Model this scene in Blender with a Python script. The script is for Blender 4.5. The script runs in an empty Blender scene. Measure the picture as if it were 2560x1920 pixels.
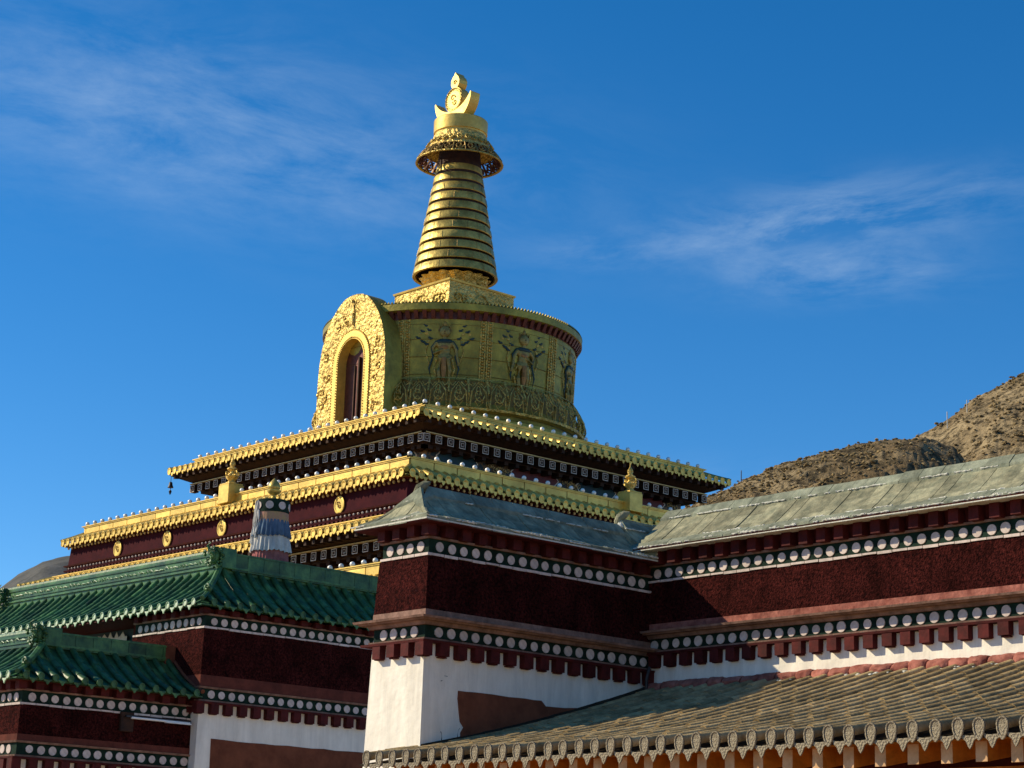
import bpy, bmesh, math, random
from mathutils import Matrix, Vector, noise
random.seed(7)
R = math.radians
sc = bpy.context.scene
COL = sc.collection

# ------------------------------------------------------------------ camera
# world frame: +X and +Y run along the two facade directions, camera at the origin
cam = bpy.data.cameras.new('camera'); camo = bpy.data.objects.new('camera', cam); COL.objects.link(camo)
r_ = Vector((0.67215736, 0.73980227, 0.02995121)); u_ = Vector((0.16373256, -0.18796879, 0.9684314)); f_ = Vector((-0.72207765, 0.64603431, 0.24747432))
camo.matrix_world = Matrix(((r_.x, u_.x, -f_.x, 0), (r_.y, u_.y, -f_.y, 0), (r_.z, u_.z, -f_.z, 0), (0, 0, 0, 1)))
cam.sensor_width = 36; cam.lens = 36 * 5133.64 / 2560; cam.clip_start = .5; cam.clip_end = 9000
sc.camera = camo

# ------------------------------------------------------------------ sky, sun, exposure
SUN_EL, SUN_ROT = R(32.0), R(231.3)
w = bpy.data.worlds.new('World'); sc.world = w; w.use_nodes = True
nt = w.node_tree; N = nt.nodes; K = nt.links
bg = N['Background']
sky = N.new('ShaderNodeTexSky'); sky.sky_type = 'NISHITA'; sky.sun_disc = False
sky.sun_elevation = SUN_EL; sky.sun_rotation = SUN_ROT; sky.altitude = 2900; sky.air_density = 1.0; sky.dust_density = .3; sky.ozone_density = 2.2
hs = N.new('ShaderNodeHueSaturation'); hs.inputs['Saturation'].default_value = 1.37; hs.inputs['Value'].default_value = 1.04
K.new(sky.outputs[0], hs.inputs['Color'])
tc = N.new('ShaderNodeTexCoord')
def vmath(op, a, b=None):
    n = N.new('ShaderNodeVectorMath'); n.operation = op
    if isinstance(a, tuple): n.inputs[0].default_value = a
    else: K.new(a, n.inputs[0])
    if b is not None:
        if isinstance(b, tuple): n.inputs[1].default_value = b
        else: K.new(b, n.inputs[1])
    return n
def fmath(op, a, b=None, clamp=False):
    n = N.new('ShaderNodeMath'); n.operation = op; n.use_clamp = clamp
    for k, v in enumerate((a, b)):
        if v is None: continue
        if isinstance(v, (int, float)): n.inputs[k].default_value = v
        else: K.new(v, n.inputs[k])
    return n.outputs[0]
D_ = tc.outputs['Generated']
def cirrus(centre, across, along_len, wid, amount, seed, scale):
    """a streaky bank of cirrus about one direction of the sky"""
    c = Vector(centre).normalized(); a = Vector(across); a = (a - c * a.dot(c)).normalized(); b = c.cross(a)
    du = vmath('DOT_PRODUCT', D_, tuple(a)).outputs['Value']; dv = vmath('DOT_PRODUCT', D_, tuple(b)).outputs['Value']
    du0 = fmath('ADD', du, -c.dot(a)); dv0 = fmath('ADD', dv, -c.dot(b))
    cx = N.new('ShaderNodeCombineXYZ'); K.new(fmath('MULTIPLY', du0, scale * .42), cx.inputs[0]); K.new(fmath('MULTIPLY', dv0, scale * 1.25), cx.inputs[1]); cx.inputs[2].default_value = seed
    n1 = N.new('ShaderNodeTexNoise'); K.new(cx.outputs[0], n1.inputs['Vector']); n1.inputs['Scale'].default_value = 1; n1.inputs['Detail'].default_value = 13; n1.inputs['Roughness'].default_value = .66; n1.inputs['Distortion'].default_value = .35
    e = fmath('ADD', fmath('POWER', fmath('ABSOLUTE', fmath('DIVIDE', du0, along_len)), 2), fmath('POWER', fmath('ABSOLUTE', fmath('DIVIDE', dv0, wid)), 2))
    m = fmath('POWER', 2.718, fmath('MULTIPLY', e, -1))
    t = fmath('MULTIPLY', fmath('SUBTRACT', n1.outputs[0], .40), 3.2, True)
    return fmath('MULTIPLY', fmath('MULTIPLY', t, m), amount * .66)
cl = [cirrus((-.775, .508, .352), (.55, .83, -.10), .145, .040, .34, 3.1, 26),
      cirrus((-.80, .44, .372), (.6, .8, -.06), .11, .040, .17, 9.7, 22),
      cirrus((-.597, .735, .326), (.72, .66, .14), .085, .015, .50, 5.2, 32),
      cirrus((-.668, .672, .312), (.68, .72, .10), .055, .010, .20, 1.4, 34),
      cirrus((-.60, .742, .303), (.72, .66, .02), .055, .014, .40, 2.2, 36),
      cirrus((-.66, .70, .20), (.7, .7, .05), .05, .010, .12, 6.2, 34)]
tot = cl[0]
for c in cl[1:]: tot = fmath('ADD', tot, c)
tot = fmath('MINIMUM', tot, .8)
mx = N.new('ShaderNodeMix'); mx.data_type = 'RGBA'; K.new(tot, mx.inputs[0]); K.new(hs.outputs[0], mx.inputs[6]); mx.inputs[7].default_value = (4.9, 5.9, 6.6, 1)
K.new(mx.outputs[2], bg.inputs['Color']); bg.inputs['Strength'].default_value = .14
sun = bpy.data.lights.new('sun', 'SUN'); sun.energy = 5.0; sun.angle = R(.5); sun.color = (1, .87, .62)
suno = bpy.data.objects.new('sun', sun); COL.objects.link(suno)
sd = Vector((math.sin(SUN_ROT) * math.cos(SUN_EL), math.cos(SUN_ROT) * math.cos(SUN_EL), math.sin(SUN_EL)))
suno.rotation_euler = sd.to_track_quat('Z', 'Y').to_euler(); suno.location = sd * 60
vs = sc.view_settings; vs.view_transform = 'Standard'; vs.look = 'None'; vs.exposure = 0.12; vs.gamma = 1

# ------------------------------------------------------------------ materials
def mat(name, col, rough=.7, metal=0, var=.25, vscale=2.0, bump=.0, bscale=20, col2=None, spec=.5, detail=6, mix=(.35, .65), stretch=None, coat=0, island=0, blotch=0, bls=.8, blst=(1, 1, 1)):
    m = bpy.data.materials.new(name); m.use_nodes = True
    t = m.node_tree; n = t.nodes; k = t.links; p = n['Principled BSDF']
    p.inputs['Roughness'].default_value = rough; p.inputs['Metallic'].default_value = metal
    p.inputs['Specular IOR Level'].default_value = spec
    if coat: p.inputs['Coat Weight'].default_value = coat; p.inputs['Coat Roughness'].default_value = .15
    tcn = n.new('ShaderNodeTexCoord'); src = tcn.outputs['Object']
    if stretch:
        mp = n.new('ShaderNodeMapping'); mp.inputs['Scale'].default_value = stretch; k.new(src, mp.inputs[0]); src2 = mp.outputs[0]
    else: src2 = src
    nz = n.new('ShaderNodeTexNoise'); nz.inputs['Scale'].default_value = vscale; nz.inputs['Detail'].default_value = detail; nz.inputs['Roughness'].default_value = .65
    k.new(src2, nz.inputs['Vector'])
    cr = n.new('ShaderNodeValToRGB'); k.new(nz.outputs[0], cr.inputs[0])
    c2 = col2 if col2 else tuple(c * (1 - var) for c in col)
    cr.color_ramp.elements[0].position = mix[0]; cr.color_ramp.elements[1].position = mix[1]
    cr.color_ramp.elements[0].color = (*c2, 1); cr.color_ramp.elements[1].color = (*col, 1)
    if island:
        ge = n.new('ShaderNodeNewGeometry'); mr = n.new('ShaderNodeMapRange'); mr.inputs['To Min'].default_value = 1 - island; mr.inputs['To Max'].default_value = 1 + island * .6
        oi = n.new('ShaderNodeObjectInfo'); ad = n.new('ShaderNodeMath'); ad.operation = 'ADD'; fr_ = n.new('ShaderNodeMath'); fr_.operation = 'FRACT'
        k.new(ge.outputs['Random Per Island'], ad.inputs[0]); k.new(oi.outputs['Random'], ad.inputs[1]); k.new(ad.outputs[0], fr_.inputs[0]); k.new(fr_.outputs[0], mr.inputs['Value']); vm = n.new('ShaderNodeVectorMath'); vm.operation = 'SCALE'; k.new(cr.outputs[0], vm.inputs[0]); k.new(mr.outputs[0], vm.inputs['Scale']); k.new(vm.outputs[0], p.inputs['Base Color'])
    else: k.new(cr.outputs[0], p.inputs['Base Color'])
    if blotch:
        lk = p.inputs['Base Color'].links[0]; so = lk.from_socket; k.remove(lk)
        mp2 = n.new('ShaderNodeMapping'); mp2.inputs['Scale'].default_value = blst; k.new(src, mp2.inputs[0])
        nb2 = n.new('ShaderNodeTexNoise'); nb2.inputs['Scale'].default_value = bls; nb2.inputs['Detail'].default_value = 10; nb2.inputs['Roughness'].default_value = .7; nb2.inputs['Distortion'].default_value = .6; k.new(mp2.outputs[0], nb2.inputs['Vector'])
        mr2 = n.new('ShaderNodeMapRange'); mr2.inputs['From Min'].default_value = .35; mr2.inputs['From Max'].default_value = .62; mr2.inputs['To Min'].default_value = 1 - blotch; mr2.inputs['To Max'].default_value = 1 + blotch * .35; k.new(nb2.outputs[0], mr2.inputs['Value'])
        vm2 = n.new('ShaderNodeVectorMath'); vm2.operation = 'SCALE'; k.new(so, vm2.inputs[0]); k.new(mr2.outputs[0], vm2.inputs['Scale']); k.new(vm2.outputs[0], p.inputs['Base Color'])
    if bump:
        nb = n.new('ShaderNodeTexNoise'); nb.inputs['Scale'].default_value = bscale; nb.inputs['Detail'].default_value = 4; k.new(src, nb.inputs['Vector'])
        bp = n.new('ShaderNodeBump'); bp.inputs['Strength'].default_value = 1; bp.inputs['Distance'].default_value = bump
        k.new(nb.outputs[0], bp.inputs['Height']); k.new(bp.outputs[0], p.inputs['Normal'])
    return m
def relief_mat(name, col, rough, metal, scale, dist, col2):
    """embossed metal: swirling repousse"""
    m = mat(name, col, rough, metal, bump=.02, bscale=8, col2=col2, vscale=1.4)
    t = m.node_tree; n = t.nodes; k = t.links; p = n['Principled BSDF']
    tcn = [q for q in n if q.bl_idname == 'ShaderNodeTexCoord'][0]
    n1 = n.new('ShaderNodeTexNoise'); n1.inputs['Scale'].default_value = scale; n1.inputs['Detail'].default_value = 1.5; n1.inputs['Distortion'].default_value = 1.6
    k.new(tcn.outputs['Object'], n1.inputs['Vector'])
    v = n.new('ShaderNodeTexVoronoi'); v.feature = 'SMOOTH_F1'; v.inputs['Scale'].default_value = scale * 1.1; k.new(tcn.outputs['Object'], v.inputs['Vector'])
    ad = n.new('ShaderNodeMath'); ad.operation = 'SUBTRACT'; k.new(n1.outputs[0], ad.inputs[0]); k.new(v.outputs[0], ad.inputs[1])
    bp = n.new('ShaderNodeBump'); bp.inputs['Distance'].default_value = dist; bp.inputs['Strength'].default_value = 1
    k.new(ad.outputs[0], bp.inputs['Height']); k.new(bp.outputs[0], p.inputs['Normal'])
    return m
M = {}
M['gold'] = mat('gold_leaf', (.90, .62, .135), .48, .45, col2=(.66, .43, .085), vscale=1.3, bump=.012, bscale=4, island=.14, blotch=.22, bls=.7)
M['gold_relief'] = relief_mat('gold_relief', (.86, .60, .165), .46, .45, 5.2, .12, (.60, .40, .09))
M['gold_fine'] = relief_mat('gold_fine_relief', (.66, .48, .11), .45, .5, 6, .08, (.42, .30, .07))
M['gold_old'] = mat('gold_weathered', (.47, .36, .055), .5, .55, col2=(.22, .18, .03), vscale=.9, bump=.02, bscale=5, mix=(.3, .7), blotch=.4, bls=1.1, blst=(1, 1, .5))  # also colours the niche return, where it stands in for shade
M['gold_dark'] = mat('gold_tarnished', (.40, .25, .05), .5, .5, col2=(.18, .11, .03), vscale=3, bump=.02, bscale=10)
M['gold_spire'] = mat('gold_spire_sheet', (.70, .51, .12), .44, .55, col2=(.32, .235, .05), vscale=1.8, bump=.035, bscale=3, island=.2, mix=(.34, .62), blotch=.25, bls=1.2)
M['ball'] = mat('white_metal_ball', (.90, .86, .76), .35, .2, var=.1, island=.15)
M['maroon'] = mat('twig_wall_maroon', (.105, .020, .016), 1, col2=(.013, .003, .003), vscale=18, bump=.06, bscale=30, spec=.04, detail=10, mix=(.38, .72), blotch=.6, bls=1.3, blst=(1, 1, .6))
M['maroon_paint'] = mat('maroon_plaster', (.058, .009, .013), .9, col2=(.036, .006, .010), vscale=2, bump=.004, bscale=12, spec=.08)
M['red'] = mat('dark_red_wood', (.10, .014, .012), .75, col2=(.05, .009, .008), vscale=5, bump=.006, bscale=14, spec=.15, island=.25)
M['redstone'] = mat('red_washed_stone', (.44, .17, .125), .9, col2=(.24, .075, .055), vscale=4, bump=.03, bscale=9, spec=.12, blotch=.35, bls=2.5, island=.14)
M['pinkplaster'] = mat('pink_grey_trim', (.34, .20, .15), .9, col2=(.20, .12, .088), vscale=4, bump=.014, bscale=10, spec=.12, blotch=.4, bls=2.2)
M['dkgreen'] = mat('frieze_dark_green', (.014, .036, .023), .85, var=.5, vscale=5, bump=.006, spec=.12, blotch=.4, bls=2)
M['disc'] = mat('frieze_disc_white', (.72, .60, .53), .85, var=.28, vscale=7, bump=.004, bscale=24, spec=.1, island=.16)
M['white'] = mat('whitewash', (.88, .82, .70), .92, col2=(.80, .74, .62), vscale=2.4, bump=.02, bscale=4.5, spec=.1, mix=(.25, .6), blotch=.16, bls=1.5, blst=(1.6, 1.6, .22))
M['earthred'] = mat('red_earth_band', (.16, .045, .03), .95, col2=(.09, .028, .02), vscale=3, bump=.012, bscale=12, spec=.1)
M['earth'] = mat('brown_earth_plaster', (.22, .075, .04), .95, col2=(.14, .048, .027), vscale=2.5, bump=.01, bscale=12, spec=.05)
M['slate'] = mat('grey_slate_slabs', (.43, .395, .25), .9, col2=(.19, .195, .13), vscale=4, bump=.03, bscale=9, spec=.08, mix=(.34, .72), island=.30, blotch=.36, bls=1.9)
M['slate_course'] = mat('grey_slate_course', (.31, .32, .23), .9, col2=(.17, .19, .14), vscale=4, bump=.03, bscale=9, spec=.1, mix=(.3, .7), island=.22, blotch=.35, bls=2)
M['mortar'] = mat('white_mortar', (.68, .66, .56), .9, var=.2, vscale=5, bump=.02, bscale=18, spec=.2)
M['tile_green'] = mat('green_glazed_tile', (.085, .195, .062), .42, col2=(.020, .078, .033), vscale=3, bump=.010, bscale=9, spec=.26, island=.40, blotch=.42, bls=1.4)
M['tile_pale'] = mat('pale_green_glaze_edge', (.80, .82, .60), .4, col2=(.16, .34, .14), vscale=9, bump=.01, bscale=22)
M['tile_grey'] = mat('grey_clay_tile', (.54, .395, .20), .92, col2=(.31, .215, .10), vscale=5, bump=.012, bscale=22, spec=.03, mix=(.3, .7), island=.32, blotch=.38, bls=1.2)
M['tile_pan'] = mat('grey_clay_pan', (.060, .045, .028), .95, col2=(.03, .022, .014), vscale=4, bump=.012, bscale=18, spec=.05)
M['tile_end'] = relief_mat('grey_tile_end_relief', (.36, .30, .20), .9, 0, 26, .035, (.16, .13, .085))
M['wood'] = mat('orange_wood', (.62, .24, .03), .6, col2=(.42, .14, .016), vscale=3, bump=.003, bscale=16, stretch=(1, .15, 1), spec=.25, blotch=.3, bls=3)
M['woodend'] = mat('pale_wood_end', (.66, .40, .20), .75, col2=(.50, .28, .12), vscale=6, bump=.003, bscale=20, island=.1)
M['brownwood'] = mat('painted_brown_wood', (.055, .024, .012), .75, col2=(.025, .013, .009), vscale=4, spec=.2)
M['blue_paint'] = mat('dark_blue_paint', (.014, .040, .075), .6, col2=(.010, .055, .045), vscale=6, spec=.3)
M['red_paint'] = mat('crimson_paint', (.16, .022, .020), .6, col2=(.09, .016, .018), vscale=5, spec=.3)
M['ornate'] = mat('painted_scrollwork', (.20, .11, .045), .6, col2=(.018, .035, .045), vscale=5.5, detail=3, spec=.3, mix=(.44, .56))
M['cream'] = mat('cream_paint', (.78, .70, .60), .8, var=.15, vscale=6, spec=.2)
M['gold_paint'] = mat('gold_paint', (.66, .48, .20), .5, .3, var=.3, vscale=6)
M['cloth_w'] = mat('white_cloth', (.66, .63, .57), .95, col2=(.44, .43, .42), vscale=4, spec=.05, stretch=(1, 1, .2), blotch=.2, bls=3)
M['cloth_b'] = mat('blue_cloth', (.13, .19, .26), .95, col2=(.065, .105, .17), vscale=4, spec=.05, stretch=(1, 1, .2), blotch=.25, bls=3)
M['cloth_y'] = mat('yellow_cloth', (.40, .28, .12), .95, col2=(.42, .20, .17), vscale=2, spec=.1)
M['cloth_r'] = mat('pink_red_cloth', (.42, .15, .14), .95, col2=(.24, .08, .08), vscale=4, spec=.1)
M['iron'] = mat('dark_iron', (.05, .05, .055), .5, .7, var=.3)
M['tube'] = mat('white_tube', (.80, .80, .78), .3, var=.05)
M['stonepost'] = mat('pale_post', (.55, .54, .5), .8)
M['copper_dark'] = mat('dark_reddish_copper', (.16, .045, .030), .5, .5, col2=(.08, .025, .02), vscale=4)
M['flesh'] = mat('bronze_figure', (.36, .27, .07), .5, .45, col2=(.18, .15, .04), vscale=3, bump=.03, bscale=10)
M['teal'] = mat('teal_paint', (.008, .040, .036), .6, var=.4, vscale=6)
M['orange'] = mat('orange_paint', (.38, .20, .05), .6, .2, var=.45, vscale=6)

# ------------------------------------------------------------------ mesh helpers
class MB:
    def __init__(s): s.v = []; s.f = []
    def add(s, vs, fs):
        b = len(s.v); s.v += [tuple(v) for v in vs]; s.f += [tuple(b + i for i in f) for f in fs]; return s
    def box(s, x0, x1, y0, y1, z0, z1):
        return s.add([(x0, y0, z0), (x1, y0, z0), (x1, y1, z0), (x0, y1, z0), (x0, y0, z1), (x1, y0, z1), (x1, y1, z1), (x0, y1, z1)],
                     [(0, 3, 2, 1), (4, 5, 6, 7), (0, 1, 5, 4), (1, 2, 6, 5), (2, 3, 7, 6), (3, 0, 4, 7)])
    def frus(s, a, za, b, zb):
        """a, b = (x0,x1,y0,y1) at heights za < zb"""
        P = lambda r, z: [(r[0], r[2], z), (r[1], r[2], z), (r[1], r[3], z), (r[0], r[3], z)]
        return s.add(P(a, za) + P(b, zb), [(0, 3, 2, 1), (4, 5, 6, 7), (0, 1, 5, 4), (1, 2, 6, 5), (2, 3, 7, 6), (3, 0, 4, 7)])
    def hexa(s, p):   # 8 points, bottom 4 then top 4
        return s.add(p, [(0, 3, 2, 1), (4, 5, 6, 7), (0, 1, 5, 4), (1, 2, 6, 5), (2, 3, 7, 6), (3, 0, 4, 7)])
    def tube(s, pts, rad, n=8, cap=True):
        pts = [Vector(p) for p in pts]; rad = rad if isinstance(rad, (list, tuple)) else [rad] * len(pts)
        rings = []
        for i, p in enumerate(pts):
            d = (pts[min(i + 1, len(pts) - 1)] - pts[max(i - 1, 0)]).normalized()
            a = d.cross(Vector((0, 0, 1)));
            if a.length < .05: a = d.cross(Vector((0, 1, 0)))
            a.normalize(); b = a.cross(d)
            rings.append([p + (a * math.cos(t) + b * math.sin(t)) * rad[i] for t in [2 * math.pi * k / n for k in range(n)]])
        vs = [q for r in rings for q in r]; fs = []
        for i in range(len(pts) - 1):
            for k in range(n): fs.append((i * n + k, i * n + (k + 1) % n, (i + 1) * n + (k + 1) % n, (i + 1) * n + k))
        if cap: fs += [tuple(range(n))[::-1], tuple((len(pts) - 1) * n + k for k in range(n))]
        return s.add(vs, fs)
    def lathe(s, c, prof, n=48, a0=0, a1=2 * math.pi, close=False):
        full = abs(a1 - a0 - 2 * math.pi) < 1e-6; m = n if full else n + 1
        vs = []; fs = []
        for r, z in prof:
            for k in range(m):
                t = a0 + (a1 - a0) * k / n; vs.append((c[0] + r * math.cos(t), c[1] + r * math.sin(t), z))
        for i in range(len(prof) - 1):
            for k in range(n):
                k2 = (k + 1) % m; fs.append((i * m + k, i * m + k2, (i + 1) * m + k2, (i + 1) * m + k))
        if full and close: fs += [tuple(range(m))[::-1], tuple((len(prof) - 1) * m + k for k in range(m))]
        return s.add(vs, fs)
    def ball(s, c, r, n=10, sc_=(1, 1, 1)):
        prof = [(max(r * math.sin(math.pi * i / n), 1e-4), -r * math.cos(math.pi * i / n)) for i in range(n + 1)]
        vs = []; fs = []; m = n * 2
        for pr, z in prof:
            for k in range(m):
                t = 2 * math.pi * k / m; vs.append((c[0] + pr * math.cos(t) * sc_[0], c[1] + pr * math.sin(t) * sc_[1], c[2] + z * sc_[2]))
        for i in range(n):
            for k in range(m): fs.append((i * m + k, i * m + (k + 1) % m, (i + 1) * m + (k + 1) % m, (i + 1) * m + k))
        return s.add(vs, fs)
    def prism(s, poly, fr, n0, n1):
        """poly of (u,z) in a facade frame, from depth n0 to n1"""
        k = len(poly); vs = [fr(u, n1, z) for u, z in poly] + [fr(u, n0, z) for u, z in poly]
        fs = [tuple(range(k)), tuple(range(2 * k - 1, k - 1, -1))] + [(i, i + k, (i + 1) % k + k, (i + 1) % k) for i in range(k)]
        return s.add(vs, fs)
    def mesh(s, name, m, smooth=False, bevel=0):
        me = bpy.data.meshes.new(name); me.from_pydata(s.v, [], s.f); me.materials.append(m)
        bm = bmesh.new(); bm.from_mesh(me); bmesh.ops.recalc_face_normals(bm, faces=bm.faces); bm.to_mesh(me); bm.free()
        if smooth:
            for p in me.polygons: p.use_smooth = True
            try: me.set_sharp_from_angle(angle=R(40))
            except Exception: pass
        return me
WL = {}
def link(o, parent=None, loc=(0, 0, 0)):
    COL.objects.link(o); o.location = loc; WL[o] = Vector(loc)
    if parent:
        o.parent = parent; o.matrix_parent_inverse = Matrix.Translation(-WL[parent])
    return o
def part(name, mb, m, parent=None, smooth=False, loc=(0, 0, 0), label=None, bevel=0, stuff=False):
    me = mb if isinstance(mb, bpy.types.Mesh) else mb.mesh(name, m, smooth)
    o = bpy.data.objects.new(name, me); link(o, parent, loc)
    if label: o['label'] = label
    if bevel:
        b = o.modifiers.new('bevel', 'BEVEL'); b.width = bevel; b.segments = 1; b.limit_method = 'ANGLE'; b.angle_limit = R(50)
    if stuff: o['kind'] = 'stuff'
    return o
def tag(o, label, cat, group=None):
    o['label'] = label; o['category'] = cat
    if group: o['group'] = group
    return o
def thing(name, loc, label, cat, group=None):
    o = bpy.data.objects.new(name, None); o.empty_display_size = .3; link(o, None, loc); return tag(o, label, cat, group)
def structure(o): o['kind'] = 'structure'; return o
# facade frames: u runs along the wall away from the near corner, n outward, z up
def FA(x, y): return lambda u, n, z: (x - u, y - n, z)       # sunlit faces (normal -Y), running to -X
def FB(x, y): return lambda u, n, z: (x + n, y + u, z)       # shaded faces (normal +X), running to +Y
def FR(x, y): return lambda u, n, z: (x + u, y - n, z)       # sunlit face running to +X
def fbox(mb, fr, u0, u1, n0, n1, z0, z1):
    return mb.hexa([fr(u0, n0, z0), fr(u1, n0, z0), fr(u1, n1, z0), fr(u0, n1, z0), fr(u0, n0, z1), fr(u1, n0, z1), fr(u1, n1, z1), fr(u0, n1, z1)])

def disc_mesh(axis, r=.107):
    vs = []; n = 20; t = .018
    for d, rr in ((0, r), (t, r * .97)):
        for k in range(n):
            a = 2 * math.pi * k / n; c, s_ = rr * math.cos(a), rr * math.sin(a)
            vs.append((c, -d, s_) if axis == 'A' else (d, c, s_))
    mb = MB().add(vs, [tuple(range(n, 2 * n))] + [(k, (k + 1) % n, (k + 1) % n + n, k + n) for k in range(n)])
    return mb.mesh('frieze_disc', M['disc'])
DISC = {'A': disc_mesh('A'), 'B': disc_mesh('B')}

def discs(parent, fr, axis, u0, u1, pitch, n, z):
    k = max(1, int((u1 - u0) / pitch)); s0 = u0 + ((u1 - u0) - k * pitch) / 2 + pitch / 2
    for i in range(k):
        o = part('frieze_disc', DISC[axis], None, parent, loc=fr(s0 + i * pitch + random.uniform(-.007, .007), n + .002, z + random.uniform(-.007, .007)))
        s_ = random.uniform(.90, 1.03); o.scale = (s_ * random.uniform(.97, 1.03), s_ * random.uniform(.97, 1.03), s_ * random.uniform(.96, 1.03))

def dentils(parent, name, fr, u0, u1, pitch, wd, n0, n1, z0, z1, m, under=None):
    k = int((u1 - u0) / pitch + .3); cache = None
    for i in range(k + 1):
        u = u0 + i * pitch
        if u + wd > u1 + .02: break
        j = random.uniform(-.012, .012)
        mb = MB(); fbox(mb, fr, u + j, u + wd + j, n0, n1 + random.uniform(-.01, .01), z0 + random.uniform(-.012, .012), z1)
        if under: fbox(mb, fr, u + j + .03, u + wd + j - .02, n0, n1 - .05, z0 - .022, z0)
        part(name, mb, m, parent)

def rect(x0, x1, y0, y1, p, q=None): q = p if q is None else q; return (x0 - p, x1 + p, y0 - p, y1)

def storey(root, x0, x1, y0, y1, faces, zt, zm, pink=.148, ledge=True, zbase=-1.7, eave_z=None, wall_m='white', pinkm='pinkplaster', lp=.40):
    """the repeated facade: frieze, twig wall, ledge, lower frieze, dentils, white wall. faces: list of (frame, axis, length)"""
    zl = zm - pink
    R_ = lambda p: rect(x0, x1, y0, y1, p)
    # upper frieze
    fz = part('upper_frieze', MB().frus(R_(0), zt - .293, R_(0), zt), M['dkgreen'], root)
    part('frieze_trim', MB().frus(R_(.045), zt - .001, R_(.055), zt + .042), M['pinkplaster'], fz)
    st = MB()
    for fr, ax, L in faces:
        u = 0
        while u < L:
            e = min(u + .36, L + .02); j = random.uniform(0, .012)
            fbox(st, fr, u - (.06 if u == 0 else 0), e - .02, -.02, .066 + j, zt - .338 + random.uniform(-.010, .010), zt - .291); u = e
    part('frieze_sill', st, M['disc'], fz)
    for fr, ax, L in faces: discs(fz, fr, ax, .03, L - .03, .314, 0, zt - .147)
    part('twig_wall', MB().frus(R_(.09), zm, R_(.045), zt - .34), M['maroon'], root)
    part('plinth_band', MB().frus(R_(.105), zl, R_(.098), zm + .002), M[pinkm], root)
    if ledge:
        lg = part('ledge', MB().frus(R_(lp - .02), zl - .055, R_(lp), zl - .012).frus(R_(lp - .10), zl - .085, R_(lp - .07), zl - .056).frus(R_(.14), zl - .155, R_(.19), zl - .086), M['pinkplaster'], root)
        f2t, f2b = zl - .154, zl - .41
    else:
        lg = part('ledge', MB().frus(R_(.13), zl - .045, R_(.16), zl + .002), M['pinkplaster'], root)
        f2t, f2b = zl - .044, zl - .335
    lf = part('lower_frieze', MB().frus(R_(.075), f2b, R_(.075), f2t + .002), M['dkgreen'], root)
    for fr, ax, L in faces: discs(lf, fr, ax, .0, L, .314, .075, (f2t + f2b) / 2)
    part('sill_board', MB().frus(R_(.14), f2b - .05, R_(.155), f2b + .001), M['pinkplaster'], lf)
    dc = part('dentil_course', MB().frus(R_(.255), f2b - .095, R_(.265), f2b - .049), M['red'], root)
    for fr, ax, L in faces:
        dentils(dc, 'dentil', fr, -.24, L + (.25 if ax == 'A' else 0), .437, .235, .07, .25, f2b - .345, f2b - .096, M['red'], under=True)
    zw = f2b - .10
    part('lower_wall', MB().frus(R_(.09 + .025 * (zw - zbase)), zbase, R_(.09), zw), M[wall_m], root)
    return dict(zl=zl, f2b=f2b, zw=zw)

def soffit(root, x0, x1, y0, y1, faces, zt, ze, p=.30, m='red', pitch=.45, wd=.22, bp=.19):
    part('soffit', MB().frus(rect(x0, x1, y0, y1, -.02), zt + .043, rect(x0, x1, y0, y1, .02), ze), M[m], root)
    so = part('eave_board', MB().frus(rect(x0, x1, y0, y1, p + .0), ze - .035, rect(x0, x1, y0, y1, p + .03), ze + .005), M[m], root)
    for fr, ax, L in faces:
        dentils(so, 'bracket', fr, -.2, L + .1, pitch, wd, .0, bp, zt + .03, ze - .036, M[m])

# ---- tiled slopes
def resample(prof, hmax, step):
    out = []; n = max(1, int(hmax / step + .5))
    for i in range(n + 1):
        h = hmax * i / n; out.append((h, prof(h)))
    return out
def end_mesh(name, r, mt, axis, leaf=1.35, t=.03):
    pts = []
    n = 18
    for k in range(n):
        a = 2 * math.pi * k / n; c, s_ = math.cos(a), math.sin(a)
        if s_ < 0: pts.append((r * math.copysign(abs(c) ** (1.0 + .45 * min(1, leaf - 1)), c), r * s_ * leaf))
        else: pts.append((r * c, r * s_ * 1.1))
    P = (lambda a, d, z: (a, -d, z)) if axis == 'A' else (lambda a, d, z: (d, a, z))
    vs = [P(a, 0, z) for a, z in pts] + [P(a, t, z) for a, z in pts] + [P(a * .8, t, z * .8) for a, z in pts] + [P(a * .76, t * .55, z * .76) for a, z in pts]
    fs = [(k + o * n, (k + 1) % n + o * n, (k + 1) % n + (o + 1) * n, k + (o + 1) * n) for o in range(3) for k in range(n)] + [tuple(range(3 * n, 4 * n))]
    return MB().add(vs, fs).mesh(name, mt, True)
def drip_mesh(name, w_, h, mt, axis, t=.025):
    pts = [(-w_ / 2, 0), (-w_ * .34, -h * .12), (0, -h * .16), (w_ * .34, -h * .12), (w_ / 2, 0), (w_ * .42, -h * .32), (w_ * .22, -h * .5), (w_ * .12, -h * .8), (0, -h), (-w_ * .12, -h * .8), (-w_ * .22, -h * .5), (-w_ * .42, -h * .32)]
    P = (lambda a, d, z: (a, -d, z)) if axis == 'A' else (lambda a, d, z: (d, a, z))
    n = len(pts); vs = [P(a, 0, z) for a, z in pts] + [P(a, t, z) for a, z in pts]
    fs = [(k, (k + 1) % n, (k + 1) % n + n, k + n) for k in range(n)] + [tuple(range(n, 2 * n)), tuple(range(n))[::-1]]
    return MB().add(vs, fs).mesh(name, mt)

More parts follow.
